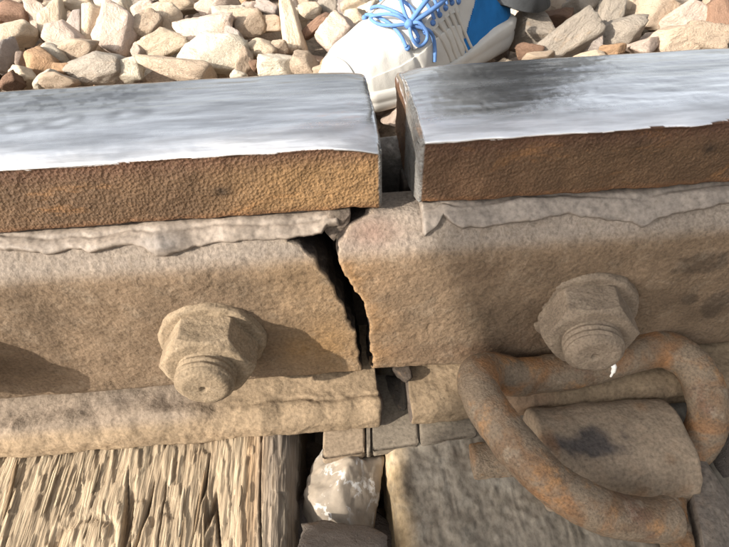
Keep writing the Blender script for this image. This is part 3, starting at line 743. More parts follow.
# ================================================================== SLEEPERS
def sleeper(name, x0, x1, y0, y1, ztop, label, mat, seed, mode):
    root = thing(name, ((x0+x1)/2, (y0+y1)/2, ztop-.15), label, 'sleeper')
    # cross-section across X, swept along Y: top surface fine in view
    step = .0006 if mode == 0 else .0011
    ysp = np.r_[np.arange(y0, -.175, .012), np.arange(-.175, -.02, .0012), np.arange(-.02, y1, .02), y1]
    xt = np.linspace(x0, x1, int((x1-x0)/step))
    rimL = np.linspace(0, 1, 26)[:-1]
    secx = np.r_[np.full(25, x0), xt, np.full(25, x1)]; secz = np.r_[-.15+.15*rimL, 0*xt, -.15*np.linspace(0, 1, 26)[1:]]
    # rounded arrises
    ra = .012 if mode == 0 else .009
    ex = np.minimum(secx-x0, x1-secx); 
    rz = -np.where(ex < ra, ra-np.sqrt(np.clip(ra**2-(ra-ex)**2, 0, None)), 0)*(secz > -.001)
    secz = np.where(secz > -.001, secz+rz, np.minimum(secz, -ra))
    Xs = np.broadcast_to(secx[None], (len(ysp), len(secx))).copy(); Ys = np.broadcast_to(ysp[:, None], Xs.shape); Zs = np.broadcast_to(secz[None], Xs.shape).copy()
    topm = sm(Zs, -.02, -.008); sidel = (Xs < x0+.02)*1.0; sider = (Xs > x1-.02)*1.0
    # grain: long ridges along Y; X warped with Y
    wx = Xs+.006*vnoise(V3(Xs*4, Ys*3, 0), 3, seed)+(.05*(Ys+.05) if mode == 0 else .02*(Ys))
    gq = V3(wx, Ys*.07, Zs*.2)
    f1 = fbm(gq, 150, 4, seed+1, .6); f2 = fbm(V3(wx, Ys*.12, 0), 420, 3, seed+2, .6); big = fbm(V3(wx, Ys*.25, 0), 32, 3, seed+3)
    crack = np.clip(1-np.abs(fbm(V3(wx, Ys*.05, 0), 55, 3, seed+4))/.045, 0, 1)*sm(fbm(V3(wx, Ys*.35, 0), 22, 2, seed+5), -.2, .25)
    if mode == 0:
        fib = 1-np.abs(fbm(V3(wx+.0012*vnoise(V3(Xs, Ys, 0), 90, 3), Ys*.06, 0), 210, 4, seed+21, .65)); fib2 = fbm(V3(wx, Ys*.09, 0), 520, 3, seed+22, .7)
        dz = .0006*f1+.0007*(fib-.75)+.0003*fib2+.0014*big-.0050*crack
        chunks = sm(fbm(V3(wx, Ys*.22, 0), 85, 3, seed+8, .6), .16, .22)+.8*sm(fbm(V3(wx, Ys*.3, 0), 150, 2, seed+18, .6), .2, .26)           # steps where splinters have broken out
        dz = dz+.0009*chunks
        kn = at(85, 541, 2, ztop); rr = np.hypot((Xs-kn[0])/.012, (Ys-kn[1])/.010); dz = dz+.0015*np.exp(-rr**2)-.0015*np.exp(-((rr-1.3)/.25)**2)
    else:
        dz = .0003*f1+.0002*f2+.0010*big-.0015*crack*.7+.0016*fbm(V3(Xs, Ys, 0), 45, 4, seed+6)+.0006*fbm(V3(Xs, Ys, 0), 200, 3, seed+7)
    Zw = Zs+dz*topm
    Xw = Xs+(dz*1.3*(1-topm))*(sider-sidel)
    G = V3(Xw, Ys, Zw+ztop)
    t = fbm(V3(wx, Ys*.3, 0), 30, 4, seed+9); t2 = fbm(V3(wx, Ys*.1, 0), 200, 3, seed+10)
    if mode == 0:
        C = np.array([.46, .365, .25])*(1+.22*t[..., None]+.10*t2[..., None])
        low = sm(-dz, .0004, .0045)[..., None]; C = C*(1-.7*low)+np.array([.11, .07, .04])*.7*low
        k = sm(fbm(V3(wx, Ys*.2, 0), 24, 3, seed+12), .25, .6)[..., None]*.5; C = C*(1-k)+np.array([.30, .17, .075])*k
        k = sm(fbm(V3(wx, Ys*.3, 0), 18, 3, seed+14), .15, .6)[..., None]*.5; C = C*(1-k)+np.array([.32, .28, .235])*k
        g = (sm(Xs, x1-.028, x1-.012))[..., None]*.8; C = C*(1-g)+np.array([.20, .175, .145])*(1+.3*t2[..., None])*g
    else:
        C = np.array([.255, .225, .18])*(1+.2*t[..., None]+.1*t2[..., None])
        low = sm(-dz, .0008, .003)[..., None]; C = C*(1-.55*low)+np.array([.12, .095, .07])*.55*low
        k = ((1-sm(Xs, x0+.003, x0+.016)))[..., None]*.85; C = C*(1-k)+np.array([.50, .37, .21])*(1+.2*t2[..., None])*k  # left arris painted pale yellow, standing in for sunlight on that edge
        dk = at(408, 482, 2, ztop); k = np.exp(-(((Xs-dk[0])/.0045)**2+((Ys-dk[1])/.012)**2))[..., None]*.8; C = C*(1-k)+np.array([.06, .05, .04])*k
        k = sm(fbm(V3(Xs, Ys, 0), 28, 4, seed+13), .1, .6)[..., None]*.5; C = C*(1-k)+np.array([.27, .25, .21])*k
    # end caps
    n, m = G.shape[:2]
    F = gridF(n, m); V = G.reshape(-1, 3)
    o = mesh('beam', V, F[:, ::-1].copy() if False else F, mat, root, col=C.reshape(-1, 3))
    for yy, fl in ((y0, 1), (y1, 0)):
        e = rounded([(x0, ztop-.001), (x1, ztop-.001), (x1, ztop-.15), (x0, ztop-.15)], .01, True, 4)
        Vv = [(p[0], yy, p[1]-.002) for p in e]
        mesh('end_grain', Vv, [tuple(range(len(Vv)))], mat, root, col=np.tile([[.35, .27, .18]], (len(Vv), 1)), smooth=False)
    return root
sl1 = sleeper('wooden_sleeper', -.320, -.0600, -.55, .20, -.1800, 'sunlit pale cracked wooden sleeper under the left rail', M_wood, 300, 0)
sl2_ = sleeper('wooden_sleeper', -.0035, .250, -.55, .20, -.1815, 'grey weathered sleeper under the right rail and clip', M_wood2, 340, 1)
# loose splinters standing off the left sleeper
for k in range(14):
    px, py = rng.uniform(5, 262), rng.uniform(468, 546)
    p = at(px, py, 2, -.1785); Ls = rng.uniform(.012, .04); wd_ = rng.uniform(.0007, .0015)
    n = 14; q = np.linspace(-1, 1, n); ang = .05*rng.randn()-.04
    path_ = np.stack([p[0]+np.sin(ang)*q*Ls/2, p[1]+np.cos(ang)*q*Ls/2, p[2]+.0004+.0012*rng.rand()*(q**2)], 1)
    rr = wd_*np.sqrt(np.clip(1-np.abs(q)**3, .02, 1)); Gs = tubeG(path_, rr, 5, False)
    c = path_.mean(0); Gs[..., 2] = c[2]+(Gs[..., 2]-c[2])*.5
    Gs = Gs+(.0004*fbm(Gs*np.array([1, .2, 1]), 400, 2, k))[..., None]
    o = gridmesh('splinter', Gs, M_wood, sl1, True, flip=True, col=np.tile(np.array(random.choice([(.43, .35, .24), (.38, .30, .20), (.48, .40, .29), (.25, .18, .11)])), (Gs.shape[0]*Gs.shape[1], 1)))

# ================================================================== STONES
def icos(sub):
    import bmesh
    bm = bmesh.new(); bmesh.ops.create_icosphere(bm, subdivisions=sub, radius=1)
    V = np.array([v.co[:] for v in bm.verts]); F = [tuple(v.index for v in f.verts) for f in bm.faces]; bm.free()
    return V/np.linalg.norm(V, axis=1, keepdims=True), F
ICO = {s: icos(s) for s in (2, 4, 5)}
def rockmesh(seed, sub=4, nplanes=15, dmin=.62, power=.0, rough=.02):
    r = np.random.RandomState(seed); V, F = ICO[sub]
    n = r.randn(nplanes, 3); n /= np.linalg.norm(n, axis=1, keepdims=True); d = r.uniform(dmin, 1.0, nplanes)
    n = np.vstack([n, np.eye(3), -np.eye(3)]); d = np.r_[d, r.uniform(.8, 1, 6)]
    dot = V@n.T; rad = np.where(dot > .12, d/np.maximum(dot, .12), 9.)
    srt = np.sort(rad, axis=1); k = 48.
    m = -np.log(np.exp(-k*np.clip(rad, 0, 3)).sum(1))/k                 # soft minimum keeps worn edges
    P = V*m[:, None]
    P = P*(1+rough*fbm(P, 2.2, 4, seed)+rough*.5*fbm(P, 9, 3, seed+1))[:, None]
    P = P-(P.max(0)+P.min(0))/2; P = P/np.abs(P).max(0)
    return P, F
ROCKME = {}
def rockdata(kind, seed, sub=4):
    key = (kind, seed, sub)
    if key not in ROCKME:
        P, F = rockmesh(seed*7+hash_k[kind], sub, {'ang': 10, 'blk': 6, 'rnd': 22, 'wdg': 7}[kind], {'ang': .48, 'blk': .55, 'rnd': .80, 'wdg': .42}[kind], 0, {'ang': .055, 'blk': .05, 'rnd': .045, 'wdg': .05}[kind])
        me = bpy.data.meshes.new('ballast_stone'); me.from_pydata([tuple(p) for p in P], [], F); me.update()
        me.polygons.foreach_set('use_smooth', [True]*len(me.polygons)); me.materials.append(M_stone); ROCKME[key] = me
    return ROCKME[key]
hash_k = {'ang': 1000, 'blk': 2000, 'rnd': 3000, 'wdg': 4000}
def place_stone(c, size, rot, color, kind, seed, label=None, group=None, name='ballast_stone', sub=4):
    o = bpy.data.objects.new(name, rockdata(kind, seed, sub)); COL.objects.link(o)
    o.location = c; o.scale = np.asarray(size)/2; o.rotation_mode = 'QUATERNION'; o.rotation_quaternion = rot
    o.color = (*color, 1); tag(o, label, 'stone', group); return o
VIEWQ = Matrix(((RT[0], UP[0], -FWD[0]), (RT[1], UP[1], -FWD[1]), (RT[2], UP[2], -FWD[2]))).to_quaternion()
CC = dict(C=(.62, .50, .37), B=(.68, .60, .48), P=(.54, .43, .355), M=(.41, .35, .31), R=(.26, .16, .11), O=(.47, .30, .18), T=(.48, .375, .28), E=(.335, .29, .24), D=(.23, .175, .14))  # E: beige, darkened further to stand in for shade on the right-hand stones
GB = 'ballast stones lying behind the rail'
HERO = [
 (18,35,32,30,0,'wdg','C','big cream wedge of ballast with a shadowed brown right face, near the top left'),
 (39,14,18,26,10,'blk','P','small upright pinkish stone left of the tall pointed one at the top left'),
 (53,20,20,44,8,'wdg','C','tall narrow pointed stone standing on end near the top left'),
 (6,56,22,32,0,'ang','M','mauve grey stone cut by the left edge just above the rail'),
 (68,41,34,25,-38,'rnd','P','oblong rounded pink stone leaning down to the right'),
 (97,32,30,40,0,'blk','C','bright pale yellow block standing upright left of the large pinkish stone'),
 (56,54,24,13,-35,'rnd','B','small smooth white stone above the orange brown angular one'),
 (42,64,28,30,0,'ang','O','orange brown angular stone with a chipped top near the left rail'),
 (24,77,26,19,0,'ang','C','small pale stone with a white top just over the left rail edge'),
 (9,84,26,12,0,'ang','R','low brown stone at the left edge touching the rail'),
 (46,81,26,12,35,'rnd','B','thin pale sliver of stone tilted up to the right beside the rail'),
 (97,69,54,29,0,'rnd','E','large oval beige stone with crinkled cracks resting against the rail'),
 (81,52,34,13,14,'blk','T','flat tan stone lying on the large oval beige one'),
 (119,33,32,42,-20,'blk','P','large smooth pinkish stone with a pointed lower end'),
 (75,7,28,17,0,'ang','C','cream stone with brown shaded underside at the top edge near the tall pointed one'),
 (74,25,17,22,0,'blk','M','small mauve block behind the oblong pink stone'),
 (112,6,32,18,0,'blk','B','bright cream block at the top edge over the large pinkish stone'),
 (63,72,16,14,0,'ang','O','tiny orange stone left of the large oval beige one'),
 (14,15,32,16,-12,'ang','R','long brown stone at the top left behind the cream wedge'),
 (60,83,30,10,0,'ang','T','low tan stone peeking over the rail left of the oval one'),
 (24,2,30,12,0,'ang','T','flat tan stone cut by the top edge near the left corner'),
 (3,6,14,12,0,'ang','D','dark stone in the top left corner'),
 (23,61,16,13,0,'blk','D','dark brown stone in the hollow below the cream wedge'),
 (165,20,30,30,0,'blk','C','cube like cream stone with a deep brown right face'),
 (145,12,24,22,20,'ang','P','pale pink stone left of the cube like cream one'),
 (180,5,36,16,0,'ang','C','yellow cream stone with a brown base at the top edge'),
 (203,31,54,34,-8,'ang','P','very large pale pink cream stone in the middle of the left ballast'),
 (163,45,46,24,16,'blk','C','long cream block with a square left end'),
 (215,58,58,34,-10,'wdg','B','large very bright cream stone with an orange brown right edge'),
 (140,52,15,16,0,'ang','P','small pink stone under the large smooth pinkish one'),
 (131,68,26,24,0,'ang','B','white stone with a dark hollow at its left, right of the oval one'),
 (176,71,66,24,-6,'ang','T','broad tan broken stone resting along the rail'),
 (217,6,38,18,18,'ang','P','pale stone at the top edge above the very large pink cream one'),
 (230,17,30,18,8,'blk','B','whitish stone right of the very large pink cream one'),
 (243,23,26,20,0,'ang','T','tan stone beside the whitish one'),
 (235,38,15,18,0,'blk','M','small mauve stone right of the large bright cream wedge'),
 (244,62,16,22,0,'ang','T','small upright tan stone over the rail right of the bright cream wedge'),
 (239,76,16,8,0,'rnd','B','tiny round pale pebble touching the rail'),
 (147,28,20,28,-35,'blk','T','thin pale slab leaning between the cube like stone and the pinkish one'),
 (251,26,28,22,0,'ang','T','tan angular stone left of the little dark hollow'),
 (254,9,20,17,0,'ang','P','pinkish stone at the top left of the long bar shaped one'),
 (268,24,26,15,0,'ang','T','tan stone with a shaded underside left of the long bar shaped one'),
 (293,31,22,58,8,'blk','C','long pale bar shaped stone standing on end'),
 (263,50,28,19,-6,'rnd','C','smooth cream egg shaped stone'),
 (278,66,34,22,0,'ang','B','whitish stone with pink spots behind the rail below the bar shaped one'),
 (305,65,26,22,-20,'ang','T','tan grey stone under the foot of the bar shaped one'),
 (339,37,42,38,0,'ang','P','large angular pink stone just left of the shoe'),
 (317,26,30,9,38,'blk','R','thin reddish flake of stone leaning up to the right'),
 (310,12,20,17,0,'ang','C','cream stone right of the top of the bar shaped one'),
 (327,7,17,20,0,'blk','E','upright greyish block at the top edge above the reddish flake'),
 (341,6,16,20,0,'blk','M','upright mauve block at the top edge beside the greyish one'),
 (355,22,24,20,0,'rnd','C','yellow cream rounded stone between the large pink one and the laces'),
 (336,62,36,12,18,'ang','O','orange broken stone beside the toe of the shoe'),
 (356,7,26,15,0,'ang','C','cream stone at the top edge left of the laces'),
 (368,14,22,24,0,'ang','B','pale stone touching the laces of the shoe'),
 (328,73,24,9,0,'rnd','C','low cream stone touching the rail by the shoe toe'),
 (279,49,18,13,0,'ang','T','small tan stone between the egg shaped one and the bar shaped one'),
 (258,66,15,16,0,'ang','R','small brown stone below the egg shaped one'),
 (270,10,22,10,-20,'blk','M','small mauve slab left of the head of the bar shaped stone'),
 (536,30,44,26,-8,'blk','E','flat topped beige block right of the heel of the shoe'),
 (566,42,58,30,36,'blk','E','long grey beige slab tilted up to the right behind the right rail'),
 (537,8,22,22,0,'rnd','T','yellowish tan rounded stone at the top edge right of the shoe'),
 (555,7,22,20,12,'ang','T','tan stone at the top edge, second to the right of the shoe'),
 (582,10,38,22,0,'ang','E','wide beige stone at the top edge above the tilted slab'),
 (609,16,24,36,-14,'blk','E','tall flat beige slab standing upright right of the tilted one'),
 (556,19,26,10,-14,'blk','R','thin brown stone wedged over the tilted slab'),
 (618,36,40,30,-8,'ang','E','beige stone with a soft brown shadow on its left half'),
 (528,50,24,14,0,'ang','R','brown stone in the shade under the flat topped block'),
 (611,54,24,10,0,'ang','O','small orange stone under the beige one with the soft shadow'),
 (592,42,16,24,0,'blk','M','grey mauve stone squeezed right of the tilted slab'),
 (588,57,28,9,8,'rnd','C','pale low pebble touching the right rail below the tilted slab'),
 (540,58,30,10,0,'ang','T','low tan stone against the rail near the heel'),
 (594,27,13,15,0,'ang','R','small brown stone between the tilted and the upright slab'),
 (653,15,44,28,-8,'blk','T','large tan block with a shaded lower edge at the top right'),
 (645,47,34,20,22,'ang','P','pale pink stone on the rail edge below the large tan block'),
 (673,42,42,30,10,'ang','T','stone with a deep brown shadow across its left face'),
 (688,19,50,28,30,'blk','P','long rose grey slab sloping up to the right at the top right'),
 (702,40,36,26,-10,'blk','T','tan block left of the tall reddish stone at the right edge'),
 (719,22,30,60,0,'blk','R','tall reddish brown stone cut by the right edge'),
 (630,8,22,18,0,'ang','C','cream yellow stone between the upright slab and the large tan block'),
 (688,2,28,10,0,'ang','E','beige stone cut by the top edge above the rose grey slab'),
]
def stone_from_px(px, py, w, h, ang, kind, ck, seed, label=None, zc=-.150, group=GB):
    p = at(px, py, 2, zc); z = (p-CPOS)@FWD
    sx = w/FPX*z*1.17; sz = h/FPX*z*1.15; sy = min(max(sx, sz), .055)*.8
    q = Quaternion(Vector(FWD), -math.radians(ang)) @ VIEWQ @ Quaternion((rng.uniform(-.25, .25)*0+1, rng.uniform(-.16, .16), rng.uniform(-.16, .16), 0)).normalized()
    c = np.array(CC[ck])*(1+.08*rng.randn())
    o = place_stone(p, (sx, sz, sy), q, c, kind, seed, label, group)
    return p, max(sx, sz)
import re
def alias(lb):
    a = re.split(r' (?:with|near|at|left|right|cut|touching|beside|behind|below|under|between|above|resting|lying|leaning|peeking|just|in|over|on|standing|tilted|squeezed|wedged) ', lb)[0].strip(' ,')
    w = a.split(); lw = lb.split()
    return ' '.join((w if len(w) > 2 else lw)[:6])
CW = dict(T='tan', P='pinkish', M='mauve grey', E='beige', O='orange brown', C='cream')
SW = dict(ang='angular', blk='blocky', rnd='rounded')
placed = []; heroes = []
for i, (px, py, w, h, a, kd, ck, lb) in enumerate(HERO):
    p, s = stone_from_px(px, py, w, h, a, kd, ck, i % 17+(0 if kd == 'ang' else 30), lb, zc=-.150-.00012*max(0, py-40))
    placed.append((p[0], p[1], s)); heroes.append((px, py, alias(lb)))
# the small filler stones wedged lower between them
nf = 0
for k in range(5200):
    if nf >= 218: break
    x, y = rng.uniform(-.62, .72), rng.uniform(.27, .90)
    q = proj((x, y, -.172))
    if q[0] < -40 or q[0] > 770 or q[1] < -30: continue
    if 350 < q[0] < 520 and q[1] < 70: continue
    s = rng.uniform(.022, .042)
    if any((x-a)**2+(y-b)**2 < (.40*(s+c))**2 for a, b, c in placed): continue
    placed.append((x, y, s)); nf += 1
    ck = rng.choice(list('TTPPMEOCC'))
    kd = rng.choice(['ang', 'blk', 'rnd'])
    hx, hy, al = min(heroes, key=lambda t: (t[0]-q[0])**2+(t[1]-q[1])**2)
    rel = ('just left of' if q[0] < hx else 'just right of') if abs(q[0]-hx) > abs(q[1]-hy) else ('just above' if q[1] < hy else 'just below')
    place_stone((x, y, -.170+rng.uniform(-.006, .006)), (s, s*rng.uniform(.7, 1), s*rng.uniform(.6, .9)), Quaternion(rng.randn(4)).normalized(), np.array(CC[ck])*rng.uniform(.75, 1.1), kd, int(rng.randint(0, 14)),
                f"{'tiny' if s < .030 else 'small'} {CW[ck]} {SW[kd]} ballast stone {rel} the {al}", 'small ballast stones between the larger ones')
# ballast all round, outside the picture and in the crib
def mass(name, label, pts, seed0):
    VV, FF, off = [], [], 0
    base = [rockmesh(500+i, 2, 12, .6, 0, .04) for i in range(9)]
    for (x, y, z, s) in pts:
        P, F = base[rng.randint(9)]; R = rotm(rng.randn(3), rng.uniform(0, 6)); P = (P*np.array([s, s*rng.uniform(.65, 1), s*rng.uniform(.5, .9)])/2)@R.T+[x, y, z]
        VV.append(P); FF.append(np.array(F)+off); off += len(P)
    V = np.vstack(VV); F = np.vstack(FF)
    col = np.repeat(np.array([CC[c] for c in rng.choice(list('TTPECBM'), len(pts))]), len(base[0][0]), 0)
    return tag(mesh(name, V, F.tolist(), M_stonecol, col=col, smooth=False), label, kind='stuff')
M_stonecol = crusty('ballast_mass_stone', None, 40, 400, .3, .5, .5, .001, .0005, speck=(.25, .17, .11), speck_amt=.3, light_amt=.2)
pts = []
for k in range(5200):
    x, y = rng.uniform(-1.6, 1.6), rng.uniform(-1.3, 1.8)
    q = proj((x, y, -.16)) if (np.array([x, y, -.16])-CPOS)@FWD > .05 else (0, 9999)
    inview = -20 < q[0] < 750 and -10 < q[1] < 560
    under = (-.335 < x < .265 and -.57 < y < .215)
    if under: continue
    if inview and y > .2:
        z = -.186; s = rng.uniform(.032, .048)
    else:
        z = (-.17 if y > .26 else -.225)+rng.uniform(-.02, .0); s = rng.uniform(.03, .06)
    if abs(y-.036) < .10 and z > -.22: z = -.235
    if (x-.1)**2+(y-.42)**2 < .13**2: z = -.20
    pts.append((x, y, z, s))
mass('ballast', 'pale angular ballast spreading beyond the rail', pts, 1)
# stones down in the slot between the two sleepers
q0 = at(340, 506, 2, -.205)
o = place_stone(q0, (.046, .066, .034), Quaternion(Vector(FWD), math.radians(10)) @ VIEWQ, (.21, .185, .165), 'wdg', 77, 'grey pointed stone with white streaks standing in the gap between the sleepers', 'stones between the sleepers', sub=5)
G1 = q0
Np = NT('white_streaked_stone')
va = Np.mapped((1, 1, 1)); nn = Np.noise(1.6, 5, .6, va, .3); n3 = Np.noise(3, 4, .6, va)
vein = Np.math('ABSOLUTE', Np.math('SUBTRACT', nn, .53))
msk = Np.ramp(vein, [(.0, 1.0), (.022, 0.7), (.04, 0.0)])
msk = Np.math('MULTIPLY', msk, Np.ramp(Np.noise(1.4, 3, .5, Np.mapped((1, 1, 1), rot=(1, 1, 0))), [(.42, 0.0), (.55, 1.0)]))
c = Np.mix(Np.ramp(n3, [(.35, 0.0), (.7, 1.0)]), (.22, .185, .145), (.32, .265, .205))
c = Np.mix(msk, c, (.50, .48, .45))
M_gapstone = Np.done(Np.bsdf(c, .7, 0, Np.bump(n3, .4, .001), .3))
o.data = o.data.copy(); o.data.materials.clear(); o.data.materials.append(M_gapstone)
place_stone(at(345, 550, 2, -.186), (.050, .022, .030), VIEWQ, (.22, .185, .155), 'ang', 78, 'smooth brown stone at the bottom edge between the sleepers', 'stones between the sleepers')
place_stone(at(300, 528, 2, -.225), (.022, .040, .030), VIEWQ, (.17, .14, .12), 'ang', 79, 'small dark stone against the side of the wooden sleeper', 'stones between the sleepers')
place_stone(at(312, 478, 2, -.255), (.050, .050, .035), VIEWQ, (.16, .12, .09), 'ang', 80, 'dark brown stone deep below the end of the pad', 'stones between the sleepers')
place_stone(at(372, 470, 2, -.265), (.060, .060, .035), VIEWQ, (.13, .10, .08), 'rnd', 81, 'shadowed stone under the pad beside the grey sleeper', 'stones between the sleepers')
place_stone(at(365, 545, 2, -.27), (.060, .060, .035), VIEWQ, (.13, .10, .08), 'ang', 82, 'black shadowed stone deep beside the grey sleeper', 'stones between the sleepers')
sb = thing('stone_slab', PT(715, 510, -.24), 'grey brown dusty slab leaning beside the clip housing at the lower right', 'stone')
slab('slab_body', [PT(688, 468, -.170), PT(704, 455, -.172), PT(730, 500, -.178), PT(775, 590, -.178), PT(712, 590, -.168)], -.235, M_house, sb, 811, (.20, .17, .14), .0016, .002, .0016, .12)
place_stone(at(742, 452, 2, -.18), (.040, .040, .035), VIEWQ, (.10, .085, .075), 'ang', 91, 'dark stone beyond the clip at the right edge', None)
# greasy lumps in the gap between the rail feet
for (px, py, sx, sy, cc, lb) in ((395, 398, .016, .030, (.13, .11, .09), 'dark greasy lump filling the gap between the rail feet'), (402, 372, .012, .010, (.09, .07, .055), 'small dirt clod lodged under the crack in the gap')):
    place_stone(at(px, py, 1, -.012), (sx, sy, .03), VIEWQ, cc, 'blk', 95, lb, None, name='dirt_clod')

# ================================================================== PEOPLE
def smoothstep(t): return t*t*(3-2*t)
M_white = woven('white_shoe_fabric', (.52, .50, .46), 1600, .05)
M_sole = plain('white_rubber_sole', (.50, .48, .44), .6, 300, .2, .0003, .1)
M_blue = woven('blue_shoe_fabric', (.015, .14, .38), 1600, .15)
M_lace = plain('blue_lace', (.10, .20, .43), .8, 900, .5, .0004, .15)
M_rib = plain('beige_shoe_stripe', (.50, .47, .42), .6, 300, .2, .0002, .1)
M_trou = woven('dark_grey_trousers', (.075, .08, .085), 1200, .25)
M_shirt = woven('dull_blue_shirt', (.10, .14, .20), 1200, .2)
M_skin = plain('skin', (.35, .20, .13), .55, 200, .15, .0003, .1)
M_hair = plain('black_hair', (.012, .010, .009), .5, 300, .6, .001, .2)
def skin_body(name, joints, edges, parent, zones):
    me = bpy.data.meshes.new(name); base = worldloc(parent)
    names = list(joints); V = [tuple(np.array(joints[n][:3])-base) for n in names]
    me.from_pydata(V, [(names.index(a), names.index(b)) for a, b in edges], []); me.update()
    o = bpy.data.objects.new(name, me); COL.objects.link(o); o.parent = parent
    bpy.context.view_layer.objects.active = o
    md = o.modifiers.new('skin', 'SKIN'); md.use_smooth_shade = True
    for i, n in enumerate(names):
        r = joints[n][3]; me.skin_vertices[0].data[i].radius = (r, r if len(joints[n]) < 5 else joints[n][4])
    me.skin_vertices[0].data[names.index('pelvis')].use_root = True
    s = o.modifiers.new('sub', 'SUBSURF'); s.levels = 2; s.render_levels = 2
    dg = bpy.context.evaluated_depsgraph_get(); dg.update(); ev = o.evaluated_get(dg)
    m2 = bpy.data.meshes.new_from_object(ev); o.modifiers.clear(); o.data = m2
    for m in (M_trou, M_shirt, M_skin): m2.materials.append(m)
    segs = []
    for a, b in edges:
        segs.append((np.array(joints[a][:3])-base, np.array(joints[b][:3])-base, zones.get((a, b), zones.get(b, 0))))
    C = np.array([p.center[:] for p in m2.polygons]); best = np.full(len(C), 1e9); idx = np.zeros(len(C), int)
    for A_, B_, z in segs:
        ab = B_-A_; t = np.clip(((C-A_)@ab)/(ab@ab+1e-9), 0, 1); d = np.linalg.norm(C-(A_+t[:, None]*ab), axis=1)
        w = d < best; best[w] = d[w]; idx[w] = z
    m2.polygons.foreach_set('material_index', idx.astype(np.int32)); m2.polygons.foreach_set('use_smooth', [True]*len(m2.polygons)); m2.update()
    return o
def person(loc, face, hips, knees, ankles, label, armpose, grp=None, hands=None):
    """loc: ground point below the pelvis; face: heading angle"""
    root = thing('person', loc, label, 'person', grp)
    L = np.array(loc, float); f = np.array([math.cos(face), math.sin(face), 0]); s = np.array([-f[1], f[0], 0]); up = np.array([0, 0, 1.])
    def Q(a, b, c): return L+f*a+s*b+up*c
    J = {}
    def add(n, p, r, r2=None): J[n] = (*p, r, r2 or r)
    lean = hips[1]
    hz = hips[0]; add('pelvis', Q(0, 0, hz), .135, .105)
    add('waist', Q(.02+lean*.25, 0, hz+.16), .125, .095); add('chest', Q(.03+lean*.6, 0, hz+.36), .150, .105); add('collar', Q(.02+lean*.85, 0, hz+.50), .085, .07)
    add('neck', Q(.03+lean*.92, 0, hz+.57), .055); add('skull', Q(.06+lean*1.05, 0, hz+.68), .085, .095); add('crown', Q(.06+lean*1.1, 0, hz+.76), .065)
    E = [('pelvis', 'waist'), ('waist', 'chest'), ('chest', 'collar'), ('collar', 'neck'), ('neck', 'skull'), ('skull', 'crown')]
    Z = {'waist': 1, 'chest': 1, 'collar': 1, 'neck': 2, 'skull': 2, 'crown': 2}
    for i, sd in ((0, 1), (1, -1)):
        t = 'lr'[i]
        add(t+'hip', Q(0, .09*sd, hz-.06), .085); add(t+'knee', np.array(knees[i]), .058); add(t+'ankle', np.array(ankles[i]), .044)
        mid = (np.array(J[t+'knee'][:3])*.55+np.array(J[t+'ankle'][:3])*.45); add(t+'calf', mid, .058)
        E += [('pelvis', t+'hip'), (t+'hip', t+'knee'), (t+'knee', t+'calf'), (t+'calf', t+'ankle')]
        sh = Q(.02+lean*.8, .19*sd, hz+.47)
        if hands is None: el = sh+f*armpose[0]*.28+s*sd*.05+up*(-.28*(1-armpose[0]*.7)); hn = el+f*armpose[1]*.25-s*sd*armpose[2]+up*armpose[3]
        else:
            hn = np.array(hands[i])-(np.array(hands[i])-sh)/np.linalg.norm(np.array(hands[i])-sh)*.11; el = (sh+hn)/2-up*.05
        add(t+'shoulder', sh, .060); add(t+'elbow', el, .043); add(t+'wrist', hn, .028)
        E += [('chest', t+'shoulder'), (t+'shoulder', t+'elbow'), (t+'elbow', t+'wrist')]
        Z[t+'shoulder'] = 1; Z[t+'elbow'] = 1; Z[t+'wrist'] = 2
        d = (hn-el)/np.linalg.norm(hn-el); add(t+'palm', hn+d*.06, .030, .018); E.append((t+'wrist', t+'palm')); Z[t+'palm'] = 2
        side = np.cross(d, up if abs(d[2]) < .8 else f); side /= np.linalg.norm(side)
        for q, ln in ((-1.5, .065), (-.5, .078), (.5, .073), (1.5, .058)):
            a = hn+d*.085+side*q*.018; n1 = f'{t}f{q}'; add(n1+'a', a+d*.01, .0095); add(n1+'b', a+d*ln-up*.01, .0085)
            E += [(t+'palm', n1+'a'), (n1+'a', n1+'b')]; Z[n1+'a'] = 2; Z[n1+'b'] = 2
        a = hn+d*.03-side*.038; add(t+'th', a+d*.03, .011); E.append((t+'palm', t+'th')); Z[t+'th'] = 2
    skin_body('body', J, E, root, Z)
    hc = np.array(J['skull'][:3])+up*.035-f*.015; V, F = ICO[4]
    hv = V*np.array([.098, .094, .105]); hv = hv[:, 0:1]*f+hv[:, 1:2]*s+hv[:, 2:3]*up; keepc = hc+hv*(1+.05*fbm(hv, 40, 3, 4)[:, None])
    keep = [fc for fc in F if not ((keepc[list(fc)].mean(0)-hc)@f > .03 and (keepc[list(fc)].mean(0)-hc)[2] < .045)]
    mesh('hair', keepc, keep, M_hair, root)
    fc = np.array(J['skull'][:3])+f*.088
    for sd in (1, -1):
        e = fc+s*sd*.030+up*.012; mesh('eye', e+ICO[2][0]*.010, ICO[2][1], M_sole, root)
        e2 = np.array(J['skull'][:3])+s*sd*.092; mesh('ear', e2+ICO[2][0]*np.array([.014, .010, .026]), ICO[2][1], M_skin, root)
    nz = fc+up*-.012+f*.010; mesh('nose', nz+ICO[2][0]*np.array([.013, .013, .020]), ICO[2][1], M_skin, root)
    mesh('mouth', fc+up*-.045+f*.0+ICO[2][0]*np.array([.008, .022, .006]), ICO[2][1], plain('lips', (.3, .12, .1)), root)
    return root, J

DBG = False
